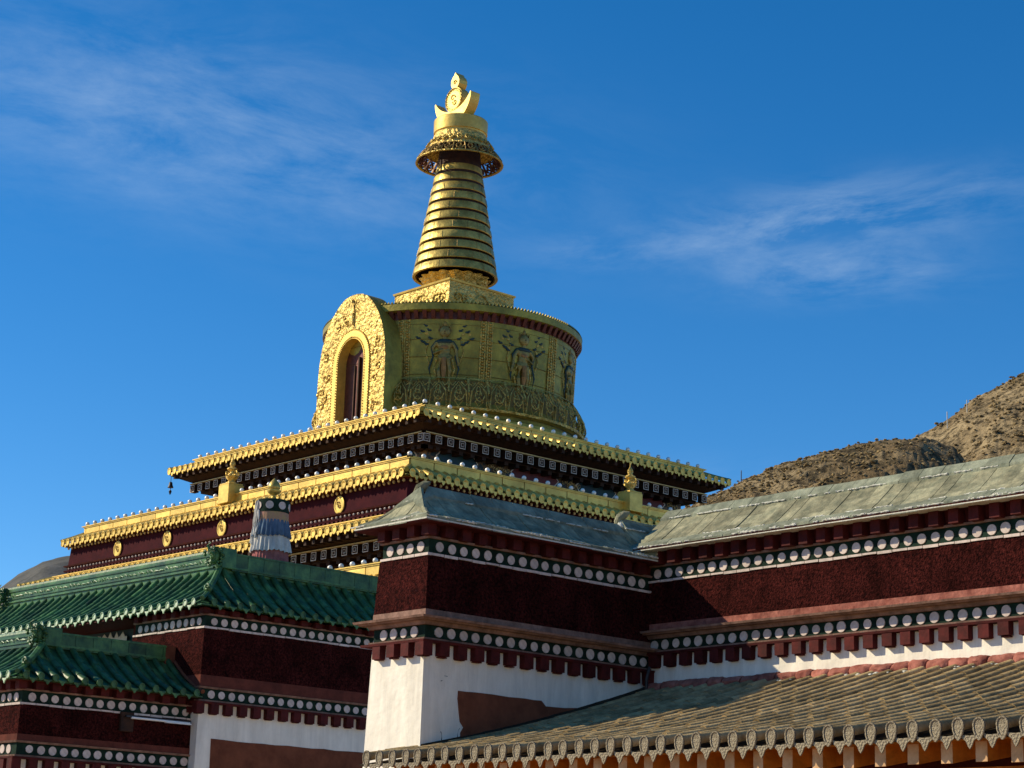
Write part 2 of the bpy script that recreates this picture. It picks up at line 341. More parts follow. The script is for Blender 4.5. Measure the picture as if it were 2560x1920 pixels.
def tiled_slope(parent, fr, L, H, prof, z0, pitch, r, m_tube, m_pan, clip0=True, clip1=False, ends=None, drips=None, joint=.33, seg=6, jit=.0, name='tile_slope', ends_in_mesh=False, u_off=0, thick=.05, n_out=0, dip=.045, raise_=.15, arc=.0, e_dz=0):
    """fr(u, n, z): eave line at n=n_out; slope goes inward (n decreasing). prof(h) = rise at inward distance h"""
    rows = MB(); pan = MB(); nr = int(L / pitch); off = (L - nr * pitch) / 2 + u_off
    def hm(u):
        h = H
        if clip0: h = min(h, max(u, 0))
        if clip1: h = min(h, max(L - u, 0))
        return h
    for i in range(nr):
        u = off + (i + .5) * pitch + random.uniform(-jit, jit); hmax = hm(u)
        if hmax < .12: continue
        # tube with joints
        hs_ = []; h = 0; first = True
        step = joint
        while h < hmax - 1e-4:
            h2 = min(h + step, hmax); hs_.append((h, h2)); h = h2
        vs = []; fs = []; ring = 0
        dv = random.uniform(-jit, jit)
        for a, b in hs_:
            dz_ = random.uniform(-jit, jit) * .5
            for q, rr in ((a, r * 1.05), (b + .01, r * .93)):
                zc = z0 + prof(q) + r * raise_ + dz_
                sl = (prof(q + .05) - prof(max(q - .05, 0))) / (.1 if q >= .05 else q + .05)
                c = 1 / math.sqrt(1 + sl * sl)
                for k in range(seg + 1):
                    t = math.pi * (-arc + (1 + 2 * arc) * k / seg)
                    un = math.cos(t) * rr; up = math.sin(t) * rr
                    vs.append(fr(u + un + dv * q * .3, n_out - q + up * sl * c, zc + up * c))
                ring += 1
        m1 = seg + 1
        for g in range(ring - 1):
            for k in range(seg): fs.append((g * m1 + k, g * m1 + k + 1, (g + 1) * m1 + k + 1, (g + 1) * m1 + k))
        fs.append(tuple(range(m1)))
        rows.add(vs, fs)
        if ends:
            if ends_in_mesh:
                rows_e = ends; loc = fr(u, n_out + .0, z0 + r * raise_)
                rows.add([(x + loc[0], y + loc[1], z + loc[2]) for x, y, z in rows_e[0]], rows_e[1])
            else:
                part('tile_end', ends, None, parent, loc=fr(u + random.uniform(-.004, .004), n_out + .003 + random.uniform(0, .01), z0 + r * raise_ + e_dz + random.uniform(-.010, .010)))
    for i in range(nr + 1):
        ua = 0 if i == 0 else off + (i - .5) * pitch; ub = L if i == nr else off + (i + .5) * pitch
        if ub - ua < .01: continue
        n = max(2, int(H / joint + .5)); vs = []; fs = []
        ha, hb = hm(ua), hm(ub)
        for k in range(n + 1):
            q = k / n
            vs += [fr(ua, n_out - ha * q, z0 + prof(ha * q) - dip * .6), fr((ua + ub) / 2, n_out - (ha + hb) / 2 * q, z0 + prof((ha + hb) / 2 * q) - dip), fr(ub, n_out - hb * q, z0 + prof(hb * q) - dip * .6)]
        for k in range(n):
            fs += [(3 * k, 3 * k + 1, 3 * k + 4, 3 * k + 3), (3 * k + 1, 3 * k + 2, 3 * k + 5, 3 * k + 4)]
        pan.add(vs, fs)
        if drips and i > 0 and i < nr + 1:
            uc = off + i * pitch
            if uc < L - .1:
                if ends_in_mesh:
                    loc = fr(uc, n_out - .02, z0 - .03); rows.add([(x + loc[0], y + loc[1], z + loc[2]) for x, y, z in drips[0]], drips[1])
                else: part('drip_tile', drips, None, parent, loc=fr(uc + random.uniform(-.006, .006), n_out - .012, z0 - .03 + random.uniform(-.01, .01)))
    fbox(pan, fr, 0.02, L - .02, n_out - .25, n_out - .03, z0 - thick - .03, z0 - .047)
    a = part(name, rows, m_tube, parent, smooth=True)
    b = part('tile_bed', pan, m_pan, a)
    return a
def raw(me): return ([tuple(v.co) for v in me.vertices], [tuple(p.vertices) for p in me.polygons])
def scroll(mb, c, r0, turns, rad, plane='A', start=0, sgn=1, n=26, shrink=.18):
    pts = []; rr = []
    for i in range(n):
        t = i / (n - 1); a = start + sgn * turns * 2 * math.pi * t; r = r0 * (1 - t * (1 - shrink))
        x, z = r * math.cos(a), r * math.sin(a)
        pts.append((c[0] + x, c[1], c[2] + z) if plane == 'A' else (c[0], c[1] + x, c[2] + z)); rr.append(rad * (1 - .5 * t))
    return mb.tube(pts, rr, 6)

# ------------------------------------------------------------------ ground and hills
def ground():
    mb = MB(); mb.add([(-3000, -3000, -1.7), (3000, -3000, -1.7), (3000, 3000, -1.7), (-3000, 3000, -1.7)], [(0, 1, 2, 3)])
    structure(part('ground', mb, mat('ground_dust', (.46, .29, .18), .95, var=.3, vscale=.3)))
ground()
def hill_mat(name, c1, c2, c3, s):
    m = bpy.data.materials.new(name); m.use_nodes = True; t = m.node_tree; n = t.nodes; k = t.links; p = n['Principled BSDF']
    p.inputs['Roughness'].default_value = 1; p.inputs['Specular IOR Level'].default_value = .05
    tcn = n.new('ShaderNodeTexCoord')
    a = n.new('ShaderNodeTexNoise'); a.inputs['Scale'].default_value = s; a.inputs['Detail'].default_value = 12; a.inputs['Roughness'].default_value = .72; k.new(tcn.outputs['Object'], a.inputs['Vector'])
    b = n.new('ShaderNodeTexNoise'); b.inputs['Scale'].default_value = s * 7; b.inputs['Detail'].default_value = 8; b.inputs['Roughness'].default_value = .8; k.new(tcn.outputs['Object'], b.inputs['Vector'])
    r1 = n.new('ShaderNodeValToRGB'); k.new(a.outputs[0], r1.inputs[0]); r1.color_ramp.elements[0].position = .4; r1.color_ramp.elements[1].position = .6
    r1.color_ramp.elements[0].color = (*c1, 1); r1.color_ramp.elements[1].color = (*c2, 1)
    r2 = n.new('ShaderNodeValToRGB'); k.new(b.outputs[0], r2.inputs[0]); r2.color_ramp.elements[0].position = .42; r2.color_ramp.elements[1].position = .54
    r2.color_ramp.elements[0].color = (0, 0, 0, 1); r2.color_ramp.elements[1].color = (1, 1, 1, 1)
    mx_ = n.new('ShaderNodeMix'); mx_.data_type = 'RGBA'; k.new(r2.outputs[0], mx_.inputs[0]); mx_.inputs[6].default_value = (*c3, 1); k.new(r1.outputs[0], mx_.inputs[7])
    k.new(mx_.outputs[2], p.inputs['Base Color'])
    bp = n.new('ShaderNodeBump'); bp.inputs['Distance'].default_value = .8; bp.inputs['Strength'].default_value = 1; k.new(b.outputs[0], bp.inputs['Height']); k.new(bp.outputs[0], p.inputs['Normal'])
    return m
def hill(name, prof, d_foot, d_ridge, m, amp, nx, ny, fs, back=1.3, seed=0, gully=None, rock=1.0):
    """terrain: ridge line given as (azimuth, elevation) bearings seen from the valley at distance d_ridge(az)"""
    azs = [p[0] for p in prof]; mb = MB(); vs = []; fs_ = []
    def el(a):
        for (a0, e0), (a1, e1) in zip(prof, prof[1:]):
            if (a0 - a) * (a1 - a) <= 0: return e0 + (e1 - e0) * (a - a0) / (a1 - a0 + 1e-9)
        return prof[-1][1]
    for i in range(nx + 1):
        az = azs[0] + (azs[-1] - azs[0]) * i / nx; dr = d_ridge(az) if callable(d_ridge) else d_ridge
        zr = dr * math.tan(R(el(az)))
        for j in range(ny + 1):
            t = j / ny * back
            d = d_foot + (dr - d_foot) * t
            if t <= 1: z = -3 + (zr + 3) * (t ** .85)
            else: z = zr - (t - 1) * (dr - d_foot) * .8
            x, y = d * math.cos(R(az)), d * math.sin(R(az))
            fade = min(1, t * 4) * (1 if t < .85 else max(.12, 1 - (t - .85) / .15 * .88) if t <= 1 else .12)
            q = Vector((x * fs, y * fs, seed))
            nn = noise.fractal(q, .9, 2.1, 6) + .9 * (.5 - abs(noise.noise(q * 2.3 + Vector((3, 1, 0))))) - .3
            n2 = noise.fractal(q * 7, .7, 2.2, 6) + .6 * abs(noise.noise(q * 17)) + .4 * abs(noise.noise(q * 41))
            z += amp * fade * nn + amp * .21 * rock * n2 * min(1, max(fade, .35)) 
            if gully:
                for ga, gt, gw, gd in gully: z -= gd * math.exp(-((az - ga - (t - gt) * 1.2) / gw) ** 2 - ((t - gt) / .28) ** 2)
            vs.append((x, y, z))
    for i in range(nx):
        for j in range(ny):
            a = i * (ny + 1) + j; fs_.append((a, a + 1, a + ny + 2, a + ny + 1))
    mb.add(vs, fs_); o = part(name, mb, m, smooth=True); structure(o); return o, vs
M['hill'] = hill_mat('dry_grass_slope', (.20, .14, .075), (.41, .31, .175), (.07, .054, .032), .05)
M['hill_far'] = hill_mat('far_dry_slope', (.10, .10, .095), (.14, .135, .125), (.085, .085, .08), .006)  # cooler grey than the nearer hills: distance haze put into the colour
h1 = hill('hill', [(138, 8.4), (135.5, 9.88), (133.17, 10.95), (132.52, 11.28), (131.62, 11.73), (130.32, 12.25), (128.63, 12.70), (127.09, 12.94), (126.57, 13.0), (125.68, 12.7), (125.19, 12.4), (123.79, 12.0), (121, 11.2)],
     150, 330, M['hill'], 4.6, 520, 240, .03, seed=2.3, gully=[(124.75, .86, .35, 9)], rock=1.5)
h2 = hill('hill', [(129.2, 11.9), (128.3, 12.5), (127.09, 12.75), (126.57, 13.06), (125.80, 13.49), (125.15, 13.98), (124.38, 14.33), (123.72, 14.69), (122, 15.4), (120, 15.9)],
     345, 560, M['hill'], 6, 300, 150, .014, seed=7.7, rock=1.3)
hill('hill', [(158, 4.5), (155, 6.2), (153.2, 7.1), (152.07, 7.92), (151.61, 8.33), (151.02, 8.68), (150.35, 8.9), (149.05, 9.15), (147, 9.0), (143, 7.6)],
     900, 1700, M['hill_far'], 22, 120, 60, .0035, seed=4.4, rock=.4)
def tussocks(src, n, s0, s1, azr, name, m, zmin, lab):
    """dry shrubs and grass tufts spread over a slope"""
    rnd = random.Random(5); mb = MB(); done = 0
    while done < n:
        x, y, z = src[rnd.randrange(len(src))]
        az = math.degrees(math.atan2(y, x))
        if not (azr[0] < az < azr[1]) or z < zmin: continue
        if noise.noise(Vector((x * .03, y * .03, 3))) + rnd.uniform(-.3, .3) < -.12: continue
        x += rnd.uniform(-.8, .8); y += rnd.uniform(-.8, .8); s_ = rnd.uniform(s0, s1) * (1.6 if rnd.random() < .08 else 1); k = 6; vs = []; t0 = rnd.uniform(0, 6)
        for hh, rr in ((-.5, .9), (.0, 1.1), (.3, .6)):
            for q in range(k):
                t = t0 + q * 6.283 / k; r = s_ * rr * rnd.uniform(.6, 1.25); vs.append((x + r * math.cos(t), y + r * math.sin(t), z + s_ * hh * rnd.uniform(.75, 1.2)))
        vs.append((x, y, z + s_ * .5))
        fs = [(a_ * k + q, a_ * k + (q + 1) % k, (a_ + 1) * k + (q + 1) % k, (a_ + 1) * k + q) for a_ in (0, 1) for q in range(k)] + [(2 * k + q, 2 * k + (q + 1) % k, 3 * k) for q in range(k)]
        mb.add(vs, fs); done += 1
    o = part(name, mb, m); tag(o, lab, 'shrubs'); o['kind'] = 'stuff'
M['shrub'] = mat('dry_shrub', (.36, .255, .125), 1, col2=(.20, .145, .07), vscale=1.2, spec=.02, island=.5)
tussocks(h1[1], 8000, .12, .36, (123.5, 136.5), 'hill_shrubs', M['shrub'], 45, 'dry brown tussocks covering the nearer rounded hill behind the slate roof')
tussocks(h2[1], 4500, .22, .6, (123, 129.5), 'hill_shrubs', M['shrub'], 90, 'dry brown tussocks covering the higher slope at the right edge')
for az, el, d, h, lab, cat in [(125.30, 13.72, 553, 2.2, 'pale thin post on the right skyline, the higher of the two pale ones', 'post'),
                          (125.85, 13.36, 553, 2.7, 'pale thin post on the right skyline, the lower of the two pale ones', 'post'),
                          (131.60, 11.66, 329, 2.3, 'short dark post on the hilltop just right of the golden roof corner', 'post')]:
    x, y, z = d * math.cos(R(az)), d * math.sin(R(az)), d * math.tan(R(el))
    o = part('hill_post', MB().tube([(0, 0, -2), (0, 0, h * .9), (0, 0, h)], [.16 * d / 553, .14 * d / 553, .10 * d / 553], 6), M['stonepost'] if d > 400 else M['iron'], loc=(x, y, z))
    tag(o, lab, cat, 'posts along the hill skyline')

# ------------------------------------------------------------------ slate roofs
def slate_slope(parent, fr, L, prof, H, z0, clip0, clip1, u0=0, name='slate_slope', pitch=.36):
    mb = MB(); mo = MB(); mc = MB()
    def hm(u):
        h = H
        if clip0: h = min(h, max(u, .0) * clip0)
        if clip1: h = min(h, max(L - u, .0) * clip1)
        return h
    def slab(ua, ub, ha, hb, lift, th=.035, mb=mb):
        ha0, ha1 = min(ha, hm(ua)), min(hb, hm(ua)); hb0, hb1 = min(ha, hm(ub)), min(hb, hm(ub))
        if ha1 - ha0 < .02 and hb1 - hb0 < .02: return
        n = 3 if hb - ha > .3 else 1
        for q in range(n):
            a0, a1 = ha0 + (ha1 - ha0) * q / n, ha0 + (ha1 - ha0) * (q + 1) / n; b0, b1 = hb0 + (hb1 - hb0) * q / n, hb0 + (hb1 - hb0) * (q + 1) / n
            mb.hexa([fr(ua, -a0, z0 + prof(a0) + lift - th), fr(ub, -b0, z0 + prof(b0) + lift - th), fr(ub, -b1, z0 + prof(b1) + lift - th), fr(ua, -a1, z0 + prof(a1) + lift - th),
                     fr(ua, -a0, z0 + prof(a0) + lift), fr(ub, -b0, z0 + prof(b0) + lift), fr(ub, -b1, z0 + prof(b1) + lift), fr(ua, -a1, z0 + prof(a1) + lift)])
    u = u0
    while u < L - .01:
        e = min(u + pitch * random.uniform(.85, 1.15), L); slab(u + .006, e - .006, .17, H - .16, random.uniform(-.012, .016), .05); u = e
    courses = []
    for lo, hi, lf in ((-.0, .19, .05), (H - .2, H + .0, .06)):
        u = u0; mc = MB(); courses.append(mc)
        while u < L - .01:
            e = min(u + random.uniform(.45, .62), L); slab(u + .005, e - .005, lo + random.uniform(-.008, .008), hi, lf + random.uniform(-.008, .016), .10, mc); u = e
    u = u0
    while u < L - .1:
        if random.random() < .75:
            l = random.uniform(.08, .5); hh = random.choice([.02, .02, .0, H - .21, .19]); h2 = min(hh + .03, hm(u))
            if hm(u) > hh + .02:
                for q in range(int(l / .045)):
                    uu = u + q * .045; s_ = random.uniform(.012, .034)
                    c = fr(uu, -hh, z0 + prof(max(hh, 0)) + .045); mo.ball(c, s_, 3, (1.3, 1.3, .7))
        u += random.uniform(.2, .55)
    a = part(name, mb, M['slate'], parent); [part('slate_course', q, M['slate_course'], a) for q in courses if q.v]; part('mortar_patch', mo, M['mortar'], a, stuff=True)
    rb = MB()
    for hh, dens in ((.0, .82), (.20, .55), (H - .21, .55)):
        u = u0
        while u < L - .1:
            l = random.uniform(.1, .7)
            if random.random() < dens and hm(u) >= hh and hm(min(u + l, L)) >= hh:
                q = int(l / .05) + 2
                rb.tube([(fr(u + l * i / q, -hh - random.uniform(-.008, .014) + (.012 if hh == 0 else 0), z0 + prof(max(hh, 0)) + (.03 if hh == 0 else .052) + random.uniform(-.006, .006))) for i in range(q + 1)], [random.uniform(.006, .022) for _ in range(q + 1)], 5)
            u += l + random.uniform(.02, .25)
    part('mortar_line', rb, M['mortar'], a, stuff=True)
    be = MB(); fbox(be, fr, u0 + .0, L + (.0 if clip1 else 0), -.3, .012, z0 - .04, z0 - .012); part('eave_lip', be, M['mortar'], a)
    return a

# ------------------------------------------------------------------ grey tower
X1, Y1 = -30.458, 25.212
X0 = -31.878
tower = thing('corner_tower', (-31.2, 27, -1.7), 'square corner tower with white base, maroon upper wall and slate roof with curled ridge tips', 'tower')
fa = (FA(X1, Y1), 'A', 1.42); fb = (FB(X1, Y1), 'B', 6.19)
info = storey(tower, X0, X1, Y1, 33.0, [fa, fb], 6.947, 5.55, lp=.39)
soffit(tower, X0, X1, Y1, 33.0, [fa, fb], 6.947, 7.235, p=.40)
prf = lambda h: .45 * h + .40 * h * h
HT = 1.07
prs = lambda h: .24 * h + .43 * h * h
HT = 1.13; HA = .72; KX = HT / HA
sroof = part('slate_roof', MB().frus(rect(X0, X1, Y1, 33, .34), 7.236, rect(X0, X1, Y1, 33, -.05), 7.42), M['slate'], tower)
slate_slope(sroof, FB(X1 + .42, Y1 - .42), 7.35, prs, HT, 7.27, KX, 0)
slate_slope(sroof, FA(X1 + .42, Y1 - .42), 2.26, lambda h: prs(h * KX), HA, 7.27, 1 / KX, 1 / KX)
slate_slope(sroof, FB(X1 + .41, Y1 + 5.95), 1.4, prs, HT, 7.42, 0, 0)
rx = X1 - .71
part('ridge', MB().tube([(rx, Y1 + .40, 8.07), (rx, Y1 + 6.0, 8.07)], .045, 6).tube([(rx, Y1 + 6.0, 8.24), (rx, Y1 + 7.3, 8.24)], .05, 6), M['slate'], sroof)
gs = MB()
for i in range(6):
    h0, h1 = HT * i / 6, HT * (i + 1) / 6; xa, xb = X1 + .41 - h0, X1 + .41 - h1
    gs.hexa([(xa, Y1 + 5.92, 7.26 + prs(h0)), (xb, Y1 + 5.92, 7.26 + prs(h1)), (xb, Y1 + 5.97, 7.26 + prs(h1)), (xa, Y1 + 5.97, 7.26 + prs(h0)), (xa, Y1 + 5.92, 7.40 + prs(h0)), (xb, Y1 + 5.92, 7.40 + prs(h1)), (xb, Y1 + 5.97, 7.40 + prs(h1)), (xa, Y1 + 5.97, 7.40 + prs(h0))])
part('gable_step', gs, M['slate'], sroof)
def hipline(mb, x, y, sx, sy, H, prof, z0, rad, n=8, t0=0.0, lift=.05):
    mb.tube([(x + sx * H * (t0 + (1 - t0) * i / n), y + sy * H * (t0 + (1 - t0) * i / n), z0 + prof(H * (t0 + (1 - t0) * i / n)) + lift) for i in range(n + 1)], rad, 7)
for cx in (X1 + .36, X0 - .36):
    hp = MB(); hipline(hp, cx, Y1 - .36, -1 if cx > X0 else 1, 1 / KX, HT, prs, 7.27, .05); part('hip_ridge', hp, M['slate'], sroof)
def horn(y, z, s=1.0):
    h = MB().tube([(rx + .06, y + .02, z - .20), (rx + .03, y, z - .02), (rx - .01, y - .01, z + .12), (rx - .03, y - .01, z + .2)], [.06 * s, .12 * s, .11 * s, .06 * s], 8)
    o = part('ridge_pedestal', h, M['mortar'], sroof, True)
    g = MB(); g.tube([(rx - .10, y - .08, z + .10), (rx - .10, y - .06, z + .20), (rx - .05, y - .02, z + .30), (rx + .06, y + .05, z + .38), (rx + .15, y + .10, z + .42)], [.012, .06 * s, .10 * s, .085 * s, .015], 8)
    part('curled_tip', g, M['slate'], o, True)
horn(Y1 + .34, 7.78); horn(Y1 + 6.0, 8.02)
# brown unpainted patch on the shaded side
def wallp(fr, poly, zw, name, m, parent, off=.018, p0=.09):
    f2 = lambda u, n, z: fr(u, p0 + .025 * (zw - z) + n, z)
    return part(name, MB().prism(poly, f2, -.05, off), m, parent)
patch = [(.78, 4.05)] + [(.78 + i * .22, 4.055 + random.uniform(-.012, .012)) for i in range(1, 11)] + [(3.10, 3.95), (3.6, 3.96), (3.95, 3.99), (4.5, 3.9), (4.9, 3.8), (4.9, 3.5), (3.0, 3.0), (.88, 2.7), (.86, 3.25), (.93, 3.36), (.84, 3.46), (.80, 3.7), (.77, 3.9)]
wallp(FB(X1, Y1), patch, info['zw'], 'earth_patch', M['earth'], tower)
ck = MB(); iw = info['zw']
for y0, z0_, n, s_ in ((25.75, 2.95, 7, 1), (25.62, 3.05, 5, -1), (26.0, 3.15, 5, 1), (25.55, 4.2, 3, 1), (25.72, 4.3, 3, -1)):
    pts = []; y, z = y0, z0_
    for i in range(n):
        pts.append((X1 + .09 + .025 * (iw - z) + .003, y, z)); y += random.uniform(-.015, .05) * s_; z += random.uniform(.01, .07) if n > 3 else random.uniform(-.01, .01)
    ck.tube(pts, [random.uniform(.003, .010) for _ in pts], 4)
part('wall_crack', ck, M['iron'], tower, stuff=True)
part('downpipe', MB().tube([(X1 + .34, 31.06, 5.0), (X1 + .30, 31.02, 4.75), (X1 + .26, 31.05, 4.4)], .035, 6), M['iron'], tower)

# ------------------------------------------------------------------ right wing
wing = thing('right_wing', (-23, 32, -1.7), 'long low wing right of the tower with sunlit maroon wall and pale slate roof', 'building')
YW = 31.407; fw = (FR(X1, YW), 'A', 22.1)
storey(wing, X1, -8.2, YW, 34.5, [fw], 7.16, 5.93, pink=.165, pinkm='redstone', lp=.40)
soffit(wing, X1, -8.2, YW, 34.5, [fw], 7.16, 7.50, p=.46, m='red', pitch=.45, bp=.23)
wroof = part('slate_roof', MB().frus((X1 - .2, -7.9, YW - .44, 34.4), 7.502, (X1 - .2, -7.9, YW + .2, 34.4), 7.64), M['slate'], wing)
wpr = lambda h: .62 * h + .16 * h * h
slate_slope(wroof, FR(X1 - .26, YW - .46), 22.5, wpr, 1.21, 7.50, 0, 0, pitch=.34)
part('ridge', MB().tube([(X1 - .2, YW + .76, 8.44), (-8.0, YW + .76, 8.40)], .06, 6), M['slate'], wroof)
part('roof_back', MB().frus((X1 - .2, -8.0, YW + .7, 34.4), 7.6, (X1 - .2, -8.0, YW + .72, YW + .8), 8.40), M['slate'], wroof)
cop = MB(); x = X1 + .14
while x < -8.2:
    L_ = random.uniform(.38, .56); n = 10; j = random.uniform(-.03, .02); hz = random.uniform(.93, 1.08); tl = random.uniform(-.02, .02)
    prof = [(.03, 0), (-.13, -.03), (-.21, .01), (-.25, .07), (-.25, .13), (-.21, .19), (-.13, .23), (0, .245)]
    vs = []; m_ = len(prof)
    for k in range(n + 1):
        t = k / n; e = 1 - (abs(2 * t - 1) ** 5) * .26
        for a, b in prof:
            q = noise.noise(Vector((x * 3 + t * 2.5, a * 11, b * 11))) * .035 + noise.noise(Vector((x * 9 + t * 7, a * 22, b * 22))) * .014
            vs.append((x + L_ * t * .975 + tl * b * 4, YW - .10 + a * e + q - j, 4.46 + b * hz * (.86 + .14 * e) + q + tl * (t - .5)))
    fs = [(k * m_ + i, k * m_ + i + 1, (k + 1) * m_ + i + 1, (k + 1) * m_ + i) for k in range(n) for i in range(m_ - 1)]
    fs += [tuple(range(m_)), tuple(n * m_ + i for i in range(m_))]
    cop.add(vs, fs); x += L_
part('coping_stones', cop, M['redstone'], wing, smooth=True)
part('roof_debris', (lambda mb: [mb.ball((random.uniform(-29, -17), 31.02 - random.uniform(0, .12), 4.46 + random.uniform(-.02, .03)), random.uniform(.015, .04), 3, (1.6, 1, .6)) for _ in range(160)] and mb)(MB()), M['mortar'], wing, stuff=True)

# ------------------------------------------------------------------ front tiled roof
porch = thing('tiled_porch', (-23, 27, -1.7), 'low building in front with a grey clay tile roof over orange wooden rafters', 'building')
PY = 24.2; pf = FR(-31.06, PY)
pprof = lambda h: .19 * h + .0102 * h * h
troof = part('tile_roof', MB().frus((-30.3, -6.5, PY + .9, 31.2), 2.50, (-30.3, -6.5, 31.1, 31.2), 4.15), M['tile_pan'], porch)
tiled_slope(troof, pf, 24.6, 6.9, pprof, 2.60, .382, .098, M['tile_grey'], M['tile_pan'], False, False,
            ends=end_mesh('tile_end', .100, M['tile_end'], 'A', 2.2), drips=drip_mesh('drip_tile', .29, .22, M['tile_end'], 'A'), joint=.46, jit=.016, seg=9, dip=.10, raise_=.75, arc=.2, e_dz=.01)
fl = MB(); n = 16
for i in range(n):
    y0, y1 = 25.1 + 6.1 * i / n, 25.1 + 6.1 * (i + 1) / n; z = lambda y: 2.62 + pprof(y - PY)
    fl.hexa([(-30.33, y0, z(y0)), (-30.16, y0, z(y0)), (-30.16, y1, z(y1)), (-30.33, y1, z(y1)), (-30.33, y0, z(y0) + .17 + random.uniform(-.01, .01)), (-30.16, y0, z(y0) + .12), (-30.16, y1, z(y1) + .12), (-30.33, y1, z(y1) + .17)])
db = MB(); rr = random.Random(3)
for _ in range(90):
    h = rr.uniform(.2, 6.6); x = rr.uniform(-30.2, -15); s_ = rr.uniform(.015, .045)
    db.ball((x, PY + h, 2.60 + pprof(h) + rr.uniform(-.02, .14)), s_, 3, (1.2, 1.8, .5))
part('roof_debris', db, M['mortar'], troof, stuff=True)
part('wall_flashing', fl, M['tile_pan'], troof)
rp = .59; x = -30.3
while x < -6.7:
    mb = MB(); a, b = PY + .26, PY + 2.6; zt = lambda y: 2.50 + .19 * (y - PY) - .06; w_ = .20; j = random.uniform(-.015, .015)
    mb.hexa([(x, a, zt(a) - .31 + j), (x + w_, a, zt(a) - .31 + j), (x + w_, b, zt(b) - .31), (x, b, zt(b) - .31), (x, a, zt(a)), (x + w_, a, zt(a)), (x + w_, b, zt(b)), (x, b, zt(b))])
    rf = part('rafter', mb, M['wood'], porch)
    part('rafter_end', MB().box(x + .002, x + w_ - .002, a - .006, a + .002, zt(a) - .31 + j + .004, zt(a) - .01), M['woodend'], rf)
    x += rp
part('soffit_boards', MB().hexa([(-30.3, PY + .2, 2.485), (-6.6, PY + .2, 2.485), (-6.6, PY + 2.7, 2.95), (-30.3, PY + 2.7, 2.95), (-30.3, PY + .2, 2.515), (-6.6, PY + .2, 2.515), (-6.6, PY + 2.7, 3.0), (-30.3, PY + 2.7, 3.0)]), M['wood'], troof)
part('porch_wall', MB().box(-30.2, -6.7, PY + 2.3, 31, -1.7, 2.75), M['red'], porch)
part('eave_beam', MB().box(-30.2, -6.7, PY + 1.2, PY + 1.4, 1.9, 2.2), M['wood'], porch)
for x in (-29.8, -26, -22.2, -18.4, -14.6, -10.8, -7.1): part('porch_post', MB().tube([(x, PY + 1.3, -1.7), (x, PY + 1.3, 1.9)], .15, 12), M['red'], porch)

# ------------------------------------------------------------------ green roofed halls
def ornament(parent, x, y, z, s=.24, ax='A', name='ridge_beast'):
    mb = MB()
    for i, (dx, dz, r0, st, sg) in enumerate([(-.05, .12, .16, 0, 1), (.12, -.02, .13, 2, -1), (-.16, -.10, .12, 4, 1), (.02, -.20, .14, 1, -1), (.10, .20, .10, 3, 1), (-.2, .1, .09, 5, -1)]):
        scroll(mb, (x + dx, y - .06 * (i % 2) - .14, z + dz), r0 * s / .24 * .8, 1.1, .045, 'A', st, sg, 16)
        scroll(mb, (x + .16 + .04 * (i % 2), y - .05 + dx, z + dz), r0 * .75, 1.0, .04, 'B', st, sg, 14)
    mb.ball((x, y - .02, z), s * .8, 6, (.8, .7, 1.15)); mb.tube([(x - .05, y - .1, z + .1), (x - .1, y - .2, z + .28), (x - .02, y - .16, z + .36)], [.06, .04, .015], 6)
    return part(name, mb, M['tile_green'], parent, True)
GEND = {a: end_mesh('tile_end', .085, M['tile_pale'], a, 1.1) for a in 'AB'}
GDRP = {a: drip_mesh('drip_tile', .22, .15, M['tile_pale'], a) for a in 'AB'}
GEND['B2'] = end_mesh('tile_end', .085, M['tile_green'], 'B', 1.1); GDRP['B2'] = drip_mesh('drip_tile', .24, .14, M['tile_green'], 'B')  # shaded-side tile ends in plain green: shade put into their colour
